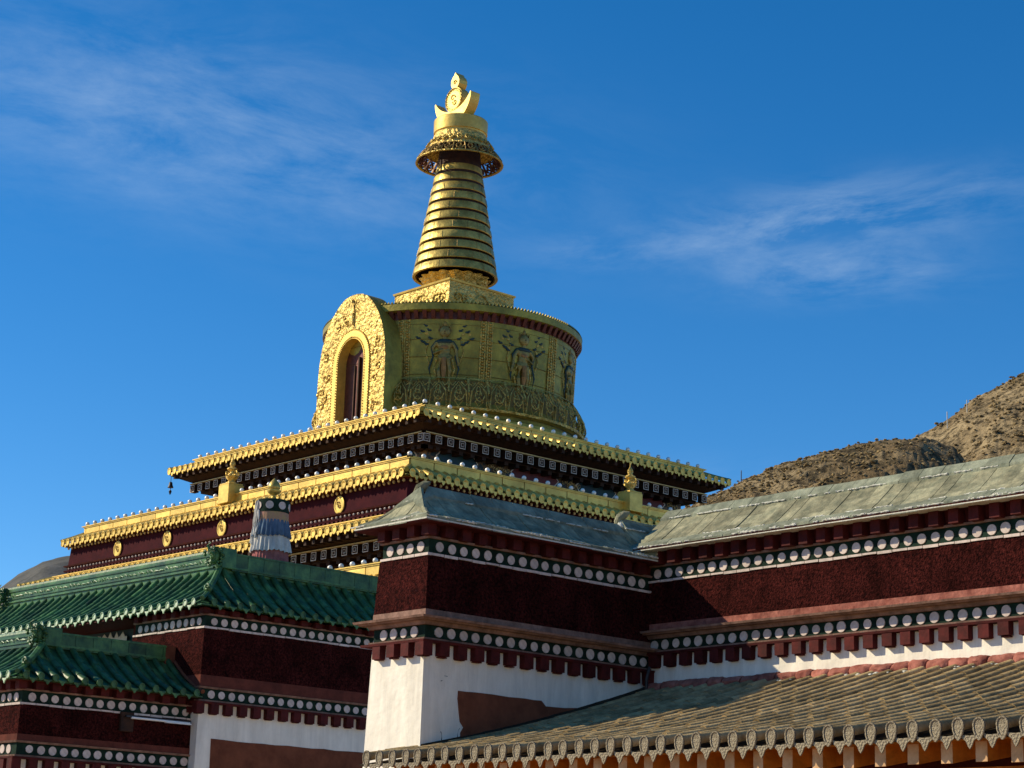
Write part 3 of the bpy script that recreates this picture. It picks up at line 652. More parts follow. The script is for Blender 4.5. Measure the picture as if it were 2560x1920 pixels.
def green_roof(root, x1, y0, LA, LB, z0, prof, H, zr0, zr1, yend, clipA, label_end=False):
    ex, ey = x1 + .45, y0 - .45; zt = z0 + prof(H)
    roof = part('tile_roof', MB().frus((x1 - LA + .5, x1 + .40, y0 - .40, yend), z0 - .10, (x1 - LA + .5 + H * .9, ex - H, ey + H, yend), z0 - .10 + prof(H)), M['tile_green'], root)
    tiled_slope(roof, FA(ex, ey), LA, H, prof, z0, .405, .088, M['tile_green'], M['tile_green'], True, clipA, GEND['A'], GDRP['A'], joint=.3, jit=.006)
    tiled_slope(roof, FB(ex, ey), LB, H, prof, z0, .405, .088, M['tile_green'], M['tile_green'], True, False, GEND['B2'], GDRP['B2'], joint=.3, jit=.006)
    rx_, ry = ex - H, ey + H
    xl = ex - LA + (H if clipA else 0)
    ra = MB(); ra.box(xl, rx_, ry - .11, ry + .13, zr0 - .4, zr1 - .03)
    for z, o in ((zr0 - .01, .05), (zr0 + .09, .03), (zr1 - .13, .03)): ra.box(xl, rx_ - .1, ry - .11 - o, ry + .1, z, z + .045)
    ra.tube([(xl, ry, zr1 - .02), (rx_, ry, zr1 - .02)], .085, 8)
    part('ridge', ra, M['tile_green'], roof, True)
    rel = MB(); xx = xl + .1
    while xx < rx_ - .4:
        L_ = random.uniform(.1, .25); rel.tube([(xx, ry - .135, zr0 + .19 + random.uniform(-.03, .03)), (xx + L_ / 2, ry - .14, zr0 + .22 + random.uniform(-.03, .03)), (xx + L_, ry - .135, zr0 + .18)], [.012, .022, .010], 5); xx += L_ + random.uniform(.02, .1)
    part('ridge_flowers', rel, M['tile_pale'], roof)
    rb = MB(); yb = yend - (.35 if LB < 6 else 0); yy = ry + .3
    while yy < yb:
        e = min(yy + .52, yb); rb.box(rx_ - .12, rx_ + .11, yy + .006, e - .006, zr0 - .05, zr1 - .02 + random.uniform(-.004, .004)); yy = e
    rb.box(rx_ - .5, rx_ + .02, ry, yb, zr0 - .9, zr0 + .1)  # unseen core box, added to stop sun leaking in under the ridge
    rb.box(rx_ - .1, rx_ + .14, ry, yb, zr0 - .01, zr0 + .045); rb.box(rx_ - .1, rx_ + .13, ry, yb, zr1 - .07, zr1 - .035)
    part('ridge', rb, M['tile_green'], roof)
    part('ridge_end_block', MB().box(rx_ - .14, rx_ + .15, ry - .06, ry + .42, zr0 - .02, zr1 + .08), M['tile_green'], roof, bevel=.02)
    ornament(roof, rx_ - .02, ry - .16, (zr0 + zr1) / 2 + .06)
    if clipA: ornament(roof, xl - .05, ry - .1, (zr0 + zr1) / 2)
    hp = MB(); hipline(hp, ex, ey, -1, 1, H, prof, z0, .085, 12, .30, .10); hipline(hp, ex, ey, -1, 1, H * .36, prof, z0, .065, 6, .05, .07)
    h_ = .33 * H; hp.ball((ex - h_, ey + h_, z0 + prof(h_) + .16), .12, 6, (1, 1, 1.1))
    scroll(hp, (ex - h_ + .1, ey + h_ - .1, z0 + prof(h_) + .16), .1, 1.2, .035, 'A', 0, 1, 14)
    if clipA: hipline(hp, ex - LA, ey, 1, 1, H, prof, z0, .08, 10, .05, .10)
    part('hip_ridge', hp, M['tile_green'], roof, True)
    return roof, rx_, ry
# upper hall
HX, HY = -44.659, 29.580
hall = thing('green_roofed_hall', (-47, 34, -1.7), 'larger hall with a green glazed hip roof directly below the golden terraces', 'building')
ha = (FA(HX, HY), 'A', 3.35); hb = (FB(HX, HY), 'B', 8.4)
hi = storey(hall, HX - 3.35, HX, HY, 38, [ha, hb], 7.127, 5.58, pink=.30, ledge=False, pinkm='earthred')
soffit(hall, HX - 3.35, HX, HY, 38, [ha, hb], 7.127, 7.33, p=.36)
hprof = lambda h: .45 * h + .211 * h * h
green_roof(hall, HX, HY, 14.45, 8.85, 7.395, hprof, 1.5, 8.60, 9.05, 37.9, True)
part('flat_roof', MB().box(-57.2, HX - 1.0, HY + 1.1, 37.8, 8.2, 8.45), M['slate'], hall)
part('recess_soffit', MB().box(-58.2, HX - 3.4, HY - .42, HY + 1.2, 7.255, 7.29), M['red'], hall)
part('recessed_wall', MB().box(-58.0, HX - 3.3, HY + .9, 38, -1.7, 7.28), M['blue_paint'], hall)
part('recess_pier', MB().box(-49.0, HX - 3.3, HY + .55, HY + .95, -1.7, 7.27), M['red'], hall)
hp_ = [(.33, 3.98)] + [(.33 + .4 * i, 3.97 + random.uniform(-.012, .012)) for i in range(1, 18)] + [(7.6, -.5), (.33, -.5)]
wallp(FB(HX, HY), hp_, hi['zw'], 'earth_patch', M['earth'], hall)
sh = [(0, 6.6)] + [(i * .11, 7.08 + .12 * noise.noise(Vector((i * 1.7, 0, 0))) + (.12 if i % 3 == 1 else 0)) for i in range(16)] + [(1.66, 6.6)]
o = part('torn_sheet', MB().prism([(a - 0.0, b) for a, b in sh], FR(-51.4, 30.40), 0, .015), M['cream']); tag(o, 'pale torn sheet with ragged top edge in the gap under the green eaves', 'sheet')
# lower hall
LX, LY = -44.899, 24.652
low = thing('green_roofed_annex', (-47, 27, -1.7), 'smaller hall in the lower left corner with its own green glazed roof', 'building')
la = (FA(LX, LY), 'A', 6.2); lb = (FB(LX, LY), 'B', 4.93)
storey(low, LX - 6.5, LX, LY, 29.57, [la, lb], 4.756, 3.709, pink=.16, ledge=False, pinkm='earthred')
soffit(low, LX - 6.5, LX, LY, 29.57, [la, lb], 4.756, 5.0, p=.36)
lprof = lambda h: .35 * h + .19 * h * h
roof5, rx5, ry5 = green_roof(low, LX, LY, 7.6, 5.35, 5.07, lprof, 1.5, 6.02, 6.40, 29.56, False)
part('ridge_stub', MB().box(rx5 - .12, rx5 + .11, 29.2, 29.5, 5.9, 6.38), M['earth'], roof5)
vg = MB(); vg.tube([(rx5 + .12 + (1.4) * i / 8, 29.5, 5.07 + lprof(1.38 * (1 - i / 8)) + .06) for i in range(9)], .06, 6); part('verge', vg, M['earth'], roof5)
part('flat_roof', MB().box(LX - 6.4, LX - 1.1, LY + 1.1, 29.5, 5.6, 5.75), M['slate'], low)
lamp = thing('tube_lamp', (LX + .15, 27.5, 4.1), 'white fluorescent tube on a brown bracket against the dark wall of the lower left hall', 'lamp')
part('bracket_box', MB().box(LX + .07, LX + .16, 27.35, 27.72, 3.98, 4.46), M['brownwood'], lamp, bevel=.01)
part('housing', MB().box(LX + .16, LX + .24, 27.45, 29.36, 4.335, 4.375), M['iron'], lamp)
part('tube', MB().tube([(LX + .22, 27.6, 4.33), (LX + .22, 29.33, 4.32)], .032, 10), M['tube'], lamp, True)
part('reflector', MB().hexa([(LX + .17, 28.6, 4.28), (LX + .29, 28.6, 4.28), (LX + .29, 29.34, 4.28), (LX + .17, 29.34, 4.28), (LX + .17, 28.6, 4.30), (LX + .29, 28.6, 4.30), (LX + .29, 29.34, 4.30), (LX + .17, 29.34, 4.30)]), M['tube'], lamp)

# ------------------------------------------------------------------ victory banner
bx, by = -47.13, 33.23
ban = thing('victory_banner', (bx, by, 8.45), 'cylindrical cloth banner in blue, white and pink tiers topped by a gold bud', 'banner')
def pleat(z0, z1, r0, r1, amp, n, seed, hem=.02):
    mb = MB(); m_ = n * 8; vs = []; rows = 8
    for j in range(rows + 1):
        t = j / rows
        for k in range(m_):
            a = 2 * math.pi * k / m_; ph = a * n + 1.3 * math.sin(a * 3 + seed) ; am = amp * (.15 + .85 * (1 - t))
            r = r0 + (r1 - r0) * t + am * math.sin(ph) + am * .5 * math.sin(a * n * .37 + seed)
            vs.append((bx + r * math.cos(a), by + r * math.sin(a), z0 + (z1 - z0) * t + (hem * math.sin(a * 5 + seed) + hem * .8 * math.sin(a * n)) * (1 - t)))
    mb.add(vs, [(j * m_ + k, j * m_ + (k + 1) % m_, (j + 1) * m_ + (k + 1) % m_, (j + 1) * m_ + k) for j in range(rows) for k in range(m_)])
    return mb
bd = part('drum_band', MB().lathe((bx, by), [(.44, 10.62), (.465, 10.62), (.465, 10.98), (.40, 11.0), (0.01, 11.02)], 40), M['dkgreen'], ban, True)
for k in range(8):
    a = R(-100 + 45 * k + 8); vs = []
    for d in (0.004, .02):
        for q in range(16):
            t = 2 * math.pi * q / 16; aa = a + .112 / .465 * math.cos(t); r = .465 + d
            vs.append((bx + r * math.cos(aa), by + r * math.sin(aa), 10.80 + .112 * math.sin(t)))
    part('band_disc', MB().add(vs, [tuple(range(16, 32))] + [(q, (q + 1) % 16, (q + 1) % 16 + 16, q + 16) for q in range(16)]), M['disc'], bd)
part('yellow_tier', pleat(10.30, 10.64, .475, .455, .004, 30, 1), M['cloth_y'], ban, True)
part('blue_tier', pleat(9.93, 10.40, .56, .47, .028, 26, 2), M['cloth_b'], ban, True)
part('white_tier', pleat(9.50, 10.02, .575, .50, .028, 26, 3), M['cloth_w'], ban, True)
part('pink_tier', pleat(8.9, 9.62, .53, .49, .022, 30, 4), M['cloth_r'], ban, True)
part('banner_base', MB().lathe((bx, by), [(.42, 8.44), (.44, 9.0), (.42, 10.9)], 24), M['cloth_r'], ban)
st = MB()
for k, (a, z1, z0) in enumerate([(-112, 10.95, 9.8), (-104, 10.7, 9.7), (-96, 10.95, 9.95), (-90, 10.68, 9.85), (-120, 10.7, 9.75), (-84, 10.66, 10.0)]):
    pts = [(bx + (.485 + .085 * t + .015 * math.sin(t * 9 + k)) * math.cos(R(a + 3 * math.sin(t * 5 + k))), by + (.485 + .085 * t) * math.sin(R(a + 3 * math.sin(t * 5 + k))), z1 + (z0 - z1) * t) for t in [i / 8 for i in range(9)]]
    st.tube(pts, [.022 + .012 * math.sin(i) for i in range(9)], 6)
part('streamer', st, M['cloth_w'], ban, True)
part('gold_bud', MB().lathe((bx, by), [(.12, 11.0), (.13, 11.03), (.085, 11.07), (.06, 11.12), (.07, 11.16), (.165, 11.22), (.195, 11.27), (.195, 11.30), (.145, 11.32), (.175, 11.36), (.178, 11.41), (.14, 11.50), (.07, 11.59), (.010, 11.65)], 24), M['gold_spire'], ban, True)

# ------------------------------------------------------------------ golden pagoda
PX, PYC = -67.9, 57.1
pag = thing('golden_pagoda', (PX, PYC, -1.7), 'tall golden stupa with stepped gilded roofs, round drum and ringed spire', 'pagoda')
def sq(w_): return (PX - w_, PX + w_, PYC - w_, PYC + w_)
def fA(w_): return FA(PX + w_, PYC - w_)
def fB(w_): return FB(PX + w_, PYC - w_)
EM = {a: raw(end_mesh('e', .135, M['gold'], a, 1.25)) for a in 'AB'}
DM = {a: raw(drip_mesh('d', .30, .20, M['gold'], a)) for a in 'AB'}
BALL = MB().ball((0, 0, 0), .092, 7).add(*[(lambda m: (m.v, m.f))(MB().tube([(0, 0, -.16), (0, 0, -.06)], .03, 6))][0]).mesh('ball_finial', M['ball'], True)
def gold_tier(we, z0, wr, zrb, zrt, blk, balls=True, tubes='gold', pitch=.42):
    H = we - wr; prof = lambda h: (zrb - z0) * (h / H) * (.85 + .15 * h / H)
    roof = part('gold_roof', MB().frus(sq(we - .05), z0 - .12, sq(wr), z0 - .121 + prof(H)), M['gold_dark'], pag)
    for fr, ax in ((fA(we), 'A'), (fB(we), 'B')):
        tiled_slope(roof, fr, 2 * we, H, prof, z0, pitch, .12, M[tubes], M['gold_old'], True, True, EM[ax], DM[ax], joint=.6, ends_in_mesh=True, seg=6)
    core = MB().frus(sq(wr), zrb - .06, sq(wr), zrt - .03); rg = part('ridge_core', core, M['gold_dark'], roof)
    bl = MB()
    for fr in (fA(wr), fB(wr)):
        u = 0.0
        while u < 2 * wr - .02:
            e = min(u + blk, 2 * wr); fbox(bl, fr, u + .022, e - .022, -.02, .03, zrb + .0, zrt - .075); u = e
        fbox(bl, fr, -.06, 2 * wr + .0, -.03, .065, zrt - .07, zrt - .02); fbox(bl, fr, -.04, 2 * wr, -.03, .05, zrb - .05, zrb - .005)
        fbox(bl, fr, -.1, 2 * wr + .1, -.06, .10, zrt - .02, zrt + .012)
    part('ridge_blocks', bl, M['gold'], roof)
    if balls:
        for fr in (fA(wr), fB(wr)):
            u = .0 if fr(0, 0, 0)[1] < PYC - wr + .01 and fr(1, 0, 0)[0] < PX + wr - .5 else .62
            while u < 2 * wr:
                part('ball_finial', BALL, None, roof, loc=fr(u, .02, zrt + .098)); u += .62
    for sx, sy, cx, cy in ((-1, 1, PX + we, PYC - we), (1, 1, PX - we, PYC - we), (-1, -1, PX + we, PYC + we)):
        hp = MB(); hipline(hp, cx, cy, sx, sy, H, prof, z0, .09, 8, .04, .10); hp.ball((cx + sx * .12, cy + sy * .12, z0 + .12), .12, 5)
        part('hip_ridge', hp, M['gold_old'], roof, True)
    return roof
def brick_block(axis):
    """square beam end: pale border, dark inset, small pale square"""
    s_ = .158; vs, fs, mi = [], [], []
    P = (lambda a, d, z: (a, -d, z)) if axis == 'A' else (lambda a, d, z: (d, a, z))
    def q(h, d0, d1, m):
        b = len(vs)
        for d in (d0, d1): vs.extend([P(-h, d, -h), P(h, d, -h), P(h, d, h), P(-h, d, h)])
        for f in ((4, 5, 6, 7), (0, 1, 5, 4), (1, 2, 6, 5), (2, 3, 7, 6), (3, 0, 4, 7)): fs.append(tuple(b + i for i in f)); mi.append(m)
    q(s_, -.25, 0, 1); q(s_, 0.001, .006, 0); q(s_ * .84, .006, .010, 1); q(s_ * .46, .010, .014, 0); q(s_ * .36, .014, .018, 1)
    me = bpy.data.meshes.new('beam_end'); me.from_pydata(vs, [], fs); me.materials.append(M['cream']); me.materials.append(M['brownwood'])
    for p, m in zip(me.polygons, mi): p.material_index = m
    bm = bmesh.new(); bm.from_mesh(me); bmesh.ops.recalc_face_normals(bm, faces=bm.faces); bm.to_mesh(me); bm.free(); return me
BE = {a: brick_block(a) for a in 'AB'}
def bracket_zone(wall, wsq, zs, we, ze, pitch, lo=-.2):
    """row of square beam ends under an eave, rafters above it"""
    z = part('bracket_course', MB().frus(sq(wsq - .10), zs + .19, sq(wsq - .06), zs + .26).frus(sq(wsq - .35), zs - .2, sq(wsq - .33), zs + .19), M['brownwood'], pag)
    for fr, ax in ((fA(wsq), 'A'), (fB(wsq), 'B')):
        k = int(2 * wsq / pitch)
        for i in range(k + 1):
            part('beam_end', BE[ax], None, z, loc=fr(.17 + i * (2 * wsq - .34) / k, .0, zs))
    tr = MB()
    for fr in (fA(wsq), fB(wsq)): fbox(tr, fr, -.03, 2 * wsq, -.1, .03, zs + .19, zs + .235)
    part('trim_line', tr, M['gold_paint'], z)
    # rafters to the eave
    rf = MB()
    for fr in (fA(we), fB(we)):
        n = int(2 * we / .5)
        for i in range(1, n):
            u = i * 2 * we / n; ov = min(we - wsq + .1, u, 2 * we - u) 
            a, b = -.10, -ov
            rf.hexa([fr(u - .08, a, ze - .30), fr(u + .08, a, ze - .30), fr(u + .08, b, ze - .24), fr(u - .08, b, ze - .24), fr(u - .08, a, ze - .14), fr(u + .08, a, ze - .14), fr(u + .08, b, ze - .08), fr(u - .08, b, ze - .08)])
    part('rafter_row', rf, M['brownwood'], z)
    part('eave_soffit', MB().frus(sq(wsq - .1), zs + .262, sq(we - .12), ze - .13), M['brownwood'], z)
    for fr in (fA(wsq), fB(wsq)):
        for i in range(int(2 * wsq / .6) - 1):
            mb = MB(); fbox(mb, fr, .3 + i * .6, .5 + i * .6, -.75, -.3, zs - .34, zs - .2); part('strut', mb, M['brownwood'], z)
    return z
# tier 1 (top)
gold_tier(8.83, 18.29, 7.95, 18.60, 18.88, .80, tubes='gold')
bracket_zone(7.26, 8.06, 17.55, 8.83, 18.25, .60)
w1 = part('painted_wall', MB().frus(sq(7.26), 15.0, sq(7.26), 17.62), M['ornate'], pag)
part('wall_band', MB().frus(sq(7.32), 17.42, sq(7.34), 17.50).frus(sq(7.32), 16.78, sq(7.32), 16.84).frus(sq(7.30), 15.0, sq(7.30), 16.60), M['brownwood'], w1)
def cart(fr, uc, L_, zc, h, m):
    def poly(L_, h): return [(uc - L_ / 2, zc), (uc - L_ / 2 + h * .5, zc + h / 2), (uc + L_ / 2 - h * .5, zc + h / 2), (uc + L_ / 2, zc), (uc + L_ / 2 - h * .5, zc - h / 2), (uc - L_ / 2 + h * .5, zc - h / 2)]
    a = part('cartouche', MB().prism(poly(L_, h), fr, -.02, .035), M['cream'], w1)
    part('cartouche_field', MB().prism(poly(L_ - .12, h - .09), fr, .0, .050), M[m], w1)
for uc, L_, m in ((1.6, 2.2, 'blue_paint'), (5.8, 2.7, 'red_paint'), (9.3, 2.4, 'blue_paint'), (12.4, 2.2, 'red_paint')):
    for f_2 in (fB(7.26), fA(7.26)): cart(f_2, uc, L_, 17.13, .50, m)
sw = MB()
for fr in (fB(7.26), fA(7.26)):
    for uc in (3.5, 4.0, 7.6, 8.0, 10.9, 11.2, 13.9):
        for k in range(4):
            c = fr(uc + .16 * k - .2, .05, 17.13 + .1 * math.sin(k * 2.1)); scroll(sw, c, .12, 1.2, .022, 'B' if fr(1, 0, 0)[1] != fr(0, 0, 0)[1] else 'A', k, 1, 12)
part('painted_scroll', sw, M['gold_paint'], w1)
# wind bell hanging from the left corner
gx, gy = PX - 8.68, PYC - 8.68
bell = thing('wind_bell', (gx, gy, 17.3), 'small dark bell hanging from the left corner of the topmost golden roof', 'bell')
part('chain', MB().tube([(gx, gy, 18.15), (gx, gy, 17.86)], .012, 5), M['iron'], bell)
part('bell_body', MB().lathe((gx, gy), [(.01, 17.88), (.07, 17.84), (.09, 17.72), (.13, 17.62), (.13, 17.60), (.01, 17.61)], 14), M['iron'], bell, True)
part('clapper', MB().lathe((gx, gy), [(.015, 17.62), (.015, 17.52), (.07, 17.44), (.05, 17.36), (.01, 17.28)], 8), M['iron'], bell, True)
# tier 2
gold_tier(12.03, 14.97, 11.29, 15.34, 15.76, 1.12, tubes='gold')
w2 = part('maroon_wall', MB().frus(sq(11.72), 13.98, sq(11.66), 14.80), M['maroon_paint'], pag)
bd_ = MB()
for fr, w_ in ((fA(11.78), 11.78), (fB(11.78), 11.78)):
    for i in range(int(2 * w_ / .28)):
        c = fr(.15 + i * .28, .03, 14.76); bd_.ball(c, .058, 4, (1, 1, 1.25))
part('bead_course', bd_, M['gold_paint'], w2, stuff=True)
part('upper_board', MB().frus(sq(11.80), 14.82, sq(11.9), 14.87), M['red'], w2)
part('eave_soffit', MB().frus(sq(11.7), 14.865, sq(11.98), 14.90), M['brownwood'], w2)
for dx in (-7.62, -3.79, .15, 4.0, 7.81):
    vs = []; n = 28
    for d, rr in ((0, .30), (.04, .30), (.055, .24), (.035, .22)):
        for k in range(n):
            t = 2 * math.pi * k / n; vs.append((rr * math.cos(t), -d, rr * 1.13 * math.sin(t)))
    me = MB().add(vs, [(k + o * n, (k + 1) % n + o * n, (k + 1) % n + (o + 1) * n, k + (o + 1) * n) for o in range(3) for k in range(n)] + [tuple(range(3 * n, 4 * n))]).mesh('medallion', M['gold'], True)
    md = part('medallion', me, None, pag, loc=(PX + dx, PYC - 11.73, 14.33))
    g = MB(); c = (PX + dx, PYC - 11.785, 14.33)
    scroll(g, (c[0] - .05, c[1], c[2] + .04), .10, 1.1, .02, 'A', 0, 1, 14); scroll(g, (c[0] + .05, c[1], c[2] - .05), .09, 1.1, .02, 'A', 3, 1, 14)
    part('medallion_emblem', g, M['gold_dark'], md)
part('trim_ledge', MB().frus(sq(11.84), 13.93, sq(11.87), 13.99).frus(sq(11.74), 13.78, sq(11.74), 13.932), M['red'], w2)
wd = MB(); dd = MB()
for fr, w_ in ((fA(11.75), 11.75), (fB(11.75), 11.75)):
    for i in range(int(2 * w_ / .26)):
        wd.ball(fr(.12 + i * .26, .03, 13.85), .05, 4); fbox(dd, fr, i * .26, i * .26 + .13, .02, .09, 13.52, 13.70)
part('white_beads', wd, M['disc'], w2, stuff=True); part('small_dentils', dd, M['red'], w2, stuff=True)
part('lower_board', MB().frus(sq(11.83), 13.71, sq(11.85), 13.778).frus(sq(11.72), 13.35, sq(11.72), 13.712), M['maroon_paint'], w2)
# tier 3
gold_tier(13.30, 12.95, 12.12, 13.36, 13.50, 1.1, balls=False)
bracket_zone(11.7, 12.5, 12.33, 13.30, 12.90, .62)
part('dark_wall', MB().frus(sq(11.7), 10.6, sq(11.7), 12.5), M['brownwood'], pag)
# tier 4
gold_tier(16.0, 10.1, 15.3, 10.5, 10.96, 1.12)
part('base_wall', MB().frus(sq(15.6), -1.7, sq(15.3), 10.05), M['maroon_paint'], pag)

# ornaments on the second terrace
def terrace_finial(x, y):
    t = part('pedestal', MB().box(x - .36, x + .36, y - .36, y + .36, 15.42, 16.14).box(x - .34, x + .34, y - .34, y + .34, 16.14, 16.2).box(x - .40, x + .40, y - .40, y + .40, 15.36, 15.43), M['gold'], pag, bevel=.015)
    part('vase_finial', MB().lathe((x, y), [(.30, 16.2), (.20, 16.26), (.12, 16.34), (.24, 16.44), (.27, 16.52), (.12, 16.62), (.08, 16.70), (.20, 16.78), (.21, 16.84), (.08, 16.92), (.12, 17.02), (.10, 17.1), (.03, 17.22), (.01, 17.42)], 18), M['gold_relief'], t, True)
    mb = MB()
    for s_ in (-1, 1):
        scroll(mb, (x + s_ * .22, y, 16.62), .13, 1.1, .035, 'A', 0, s_, 14); scroll(mb, (x, y + s_ * .22, 16.62), .13, 1.1, .035, 'B', 0, s_, 14)
    part('finial_scrolls', mb, M['gold'], t, True)
terrace_finial(PX, PYC - 11.32); terrace_finial(PX + 11.32, PYC)

# drum
c = (PX, PYC)
dr = part('drum', MB().lathe(c, [(5.36, 20.3), (5.36, 21.1), (5.40, 22.2), (5.50, 23.6), (5.52, 24.25)], 128), M['gold_old'], pag, True)
part('drum_base', MB().lathe(c, [(5.95, 18.5), (5.95, 19.7), (5.7, 19.8), (5.6, 20.4)], 96, R(-66), R(243)), M['gold_old'], dr, True)
def P_(ang, r, z): a = R(ang); return (PX + r * math.cos(a), PYC + r * math.sin(a), z)
def rim():
    mb = MB().lathe(c, [(5.5, 24.28), (5.74, 24.30), (5.80, 24.34), (5.80, 24.62), (5.74, 24.66), (5.1, 24.74), (.01, 24.95)], 144)
    return mb
rm = part('drum_rim', rim(), M['gold_old'], pag, True)
mb = MB()
for k in range(220):
    a = 360 * k / 220; mb.add([P_(a - .5, 5.70, 24.66), P_(a + .5, 5.70, 24.66), P_(a + .5, 5.81, 24.66), P_(a - .5, 5.81, 24.66), P_(a, 5.76, 24.76)], [(0, 1, 4), (1, 2, 4), (2, 3, 4), (3, 0, 4)])
part('rim_teeth', mb, M['gold_old'], rm)
for k in range(96):
    a = 360 * k / 96
    mb = MB().hexa([P_(a - .9, 5.50, 24.0), P_(a + .9, 5.50, 24.0), P_(a + .9, 5.60, 24.0), P_(a - .9, 5.60, 24.0), P_(a - .9, 5.50, 24.31), P_(a + .9, 5.50, 24.31), P_(a + .9, 5.77, 24.31), P_(a - .9, 5.77, 24.31)])
    part('rim_corbel', mb, M['copper_dark'], rm)
part('corbel_band', MB().lathe(c, [(5.53, 23.98), (5.54, 24.3)], 96), M['copper_dark'], rm)
def col(ang):
    rr = lambda z: 5.36 + (z - 20.3) / 4 * .16
    for z in [20.6, 24.0]: pass
    mb = MB()
    for o in (-1.55, 1.55):
        z = 21.0
        while z < 23.95: mb.ball(P_(ang + o, rr(z) + .02, z), .055, 4); z += .125
    for o in (-2.5, -.62, .62, 2.5): mb.tube([P_(ang + o, rr(z) + .01, z) for z in (20.9, 22.4, 23.98)], .035, 5)
    part('beaded_column', mb, M['gold_fine'], dr, True)
for a in (-135, -99 + 37, -25, 12, 49, 86): col(a)
seams = MB()
for z in (21.6, 22.35, 23.1, 23.75): seams.lathe(c, [(5.36 + (z - 20.3) / 4 * .165, z), (5.38 + (z - 20.3) / 4 * .165, z + .008), (5.36 + (z - 20.3) / 4 * .165, z + .018)], 128)
part('sheet_seams', seams, M['gold_dark'], dr)
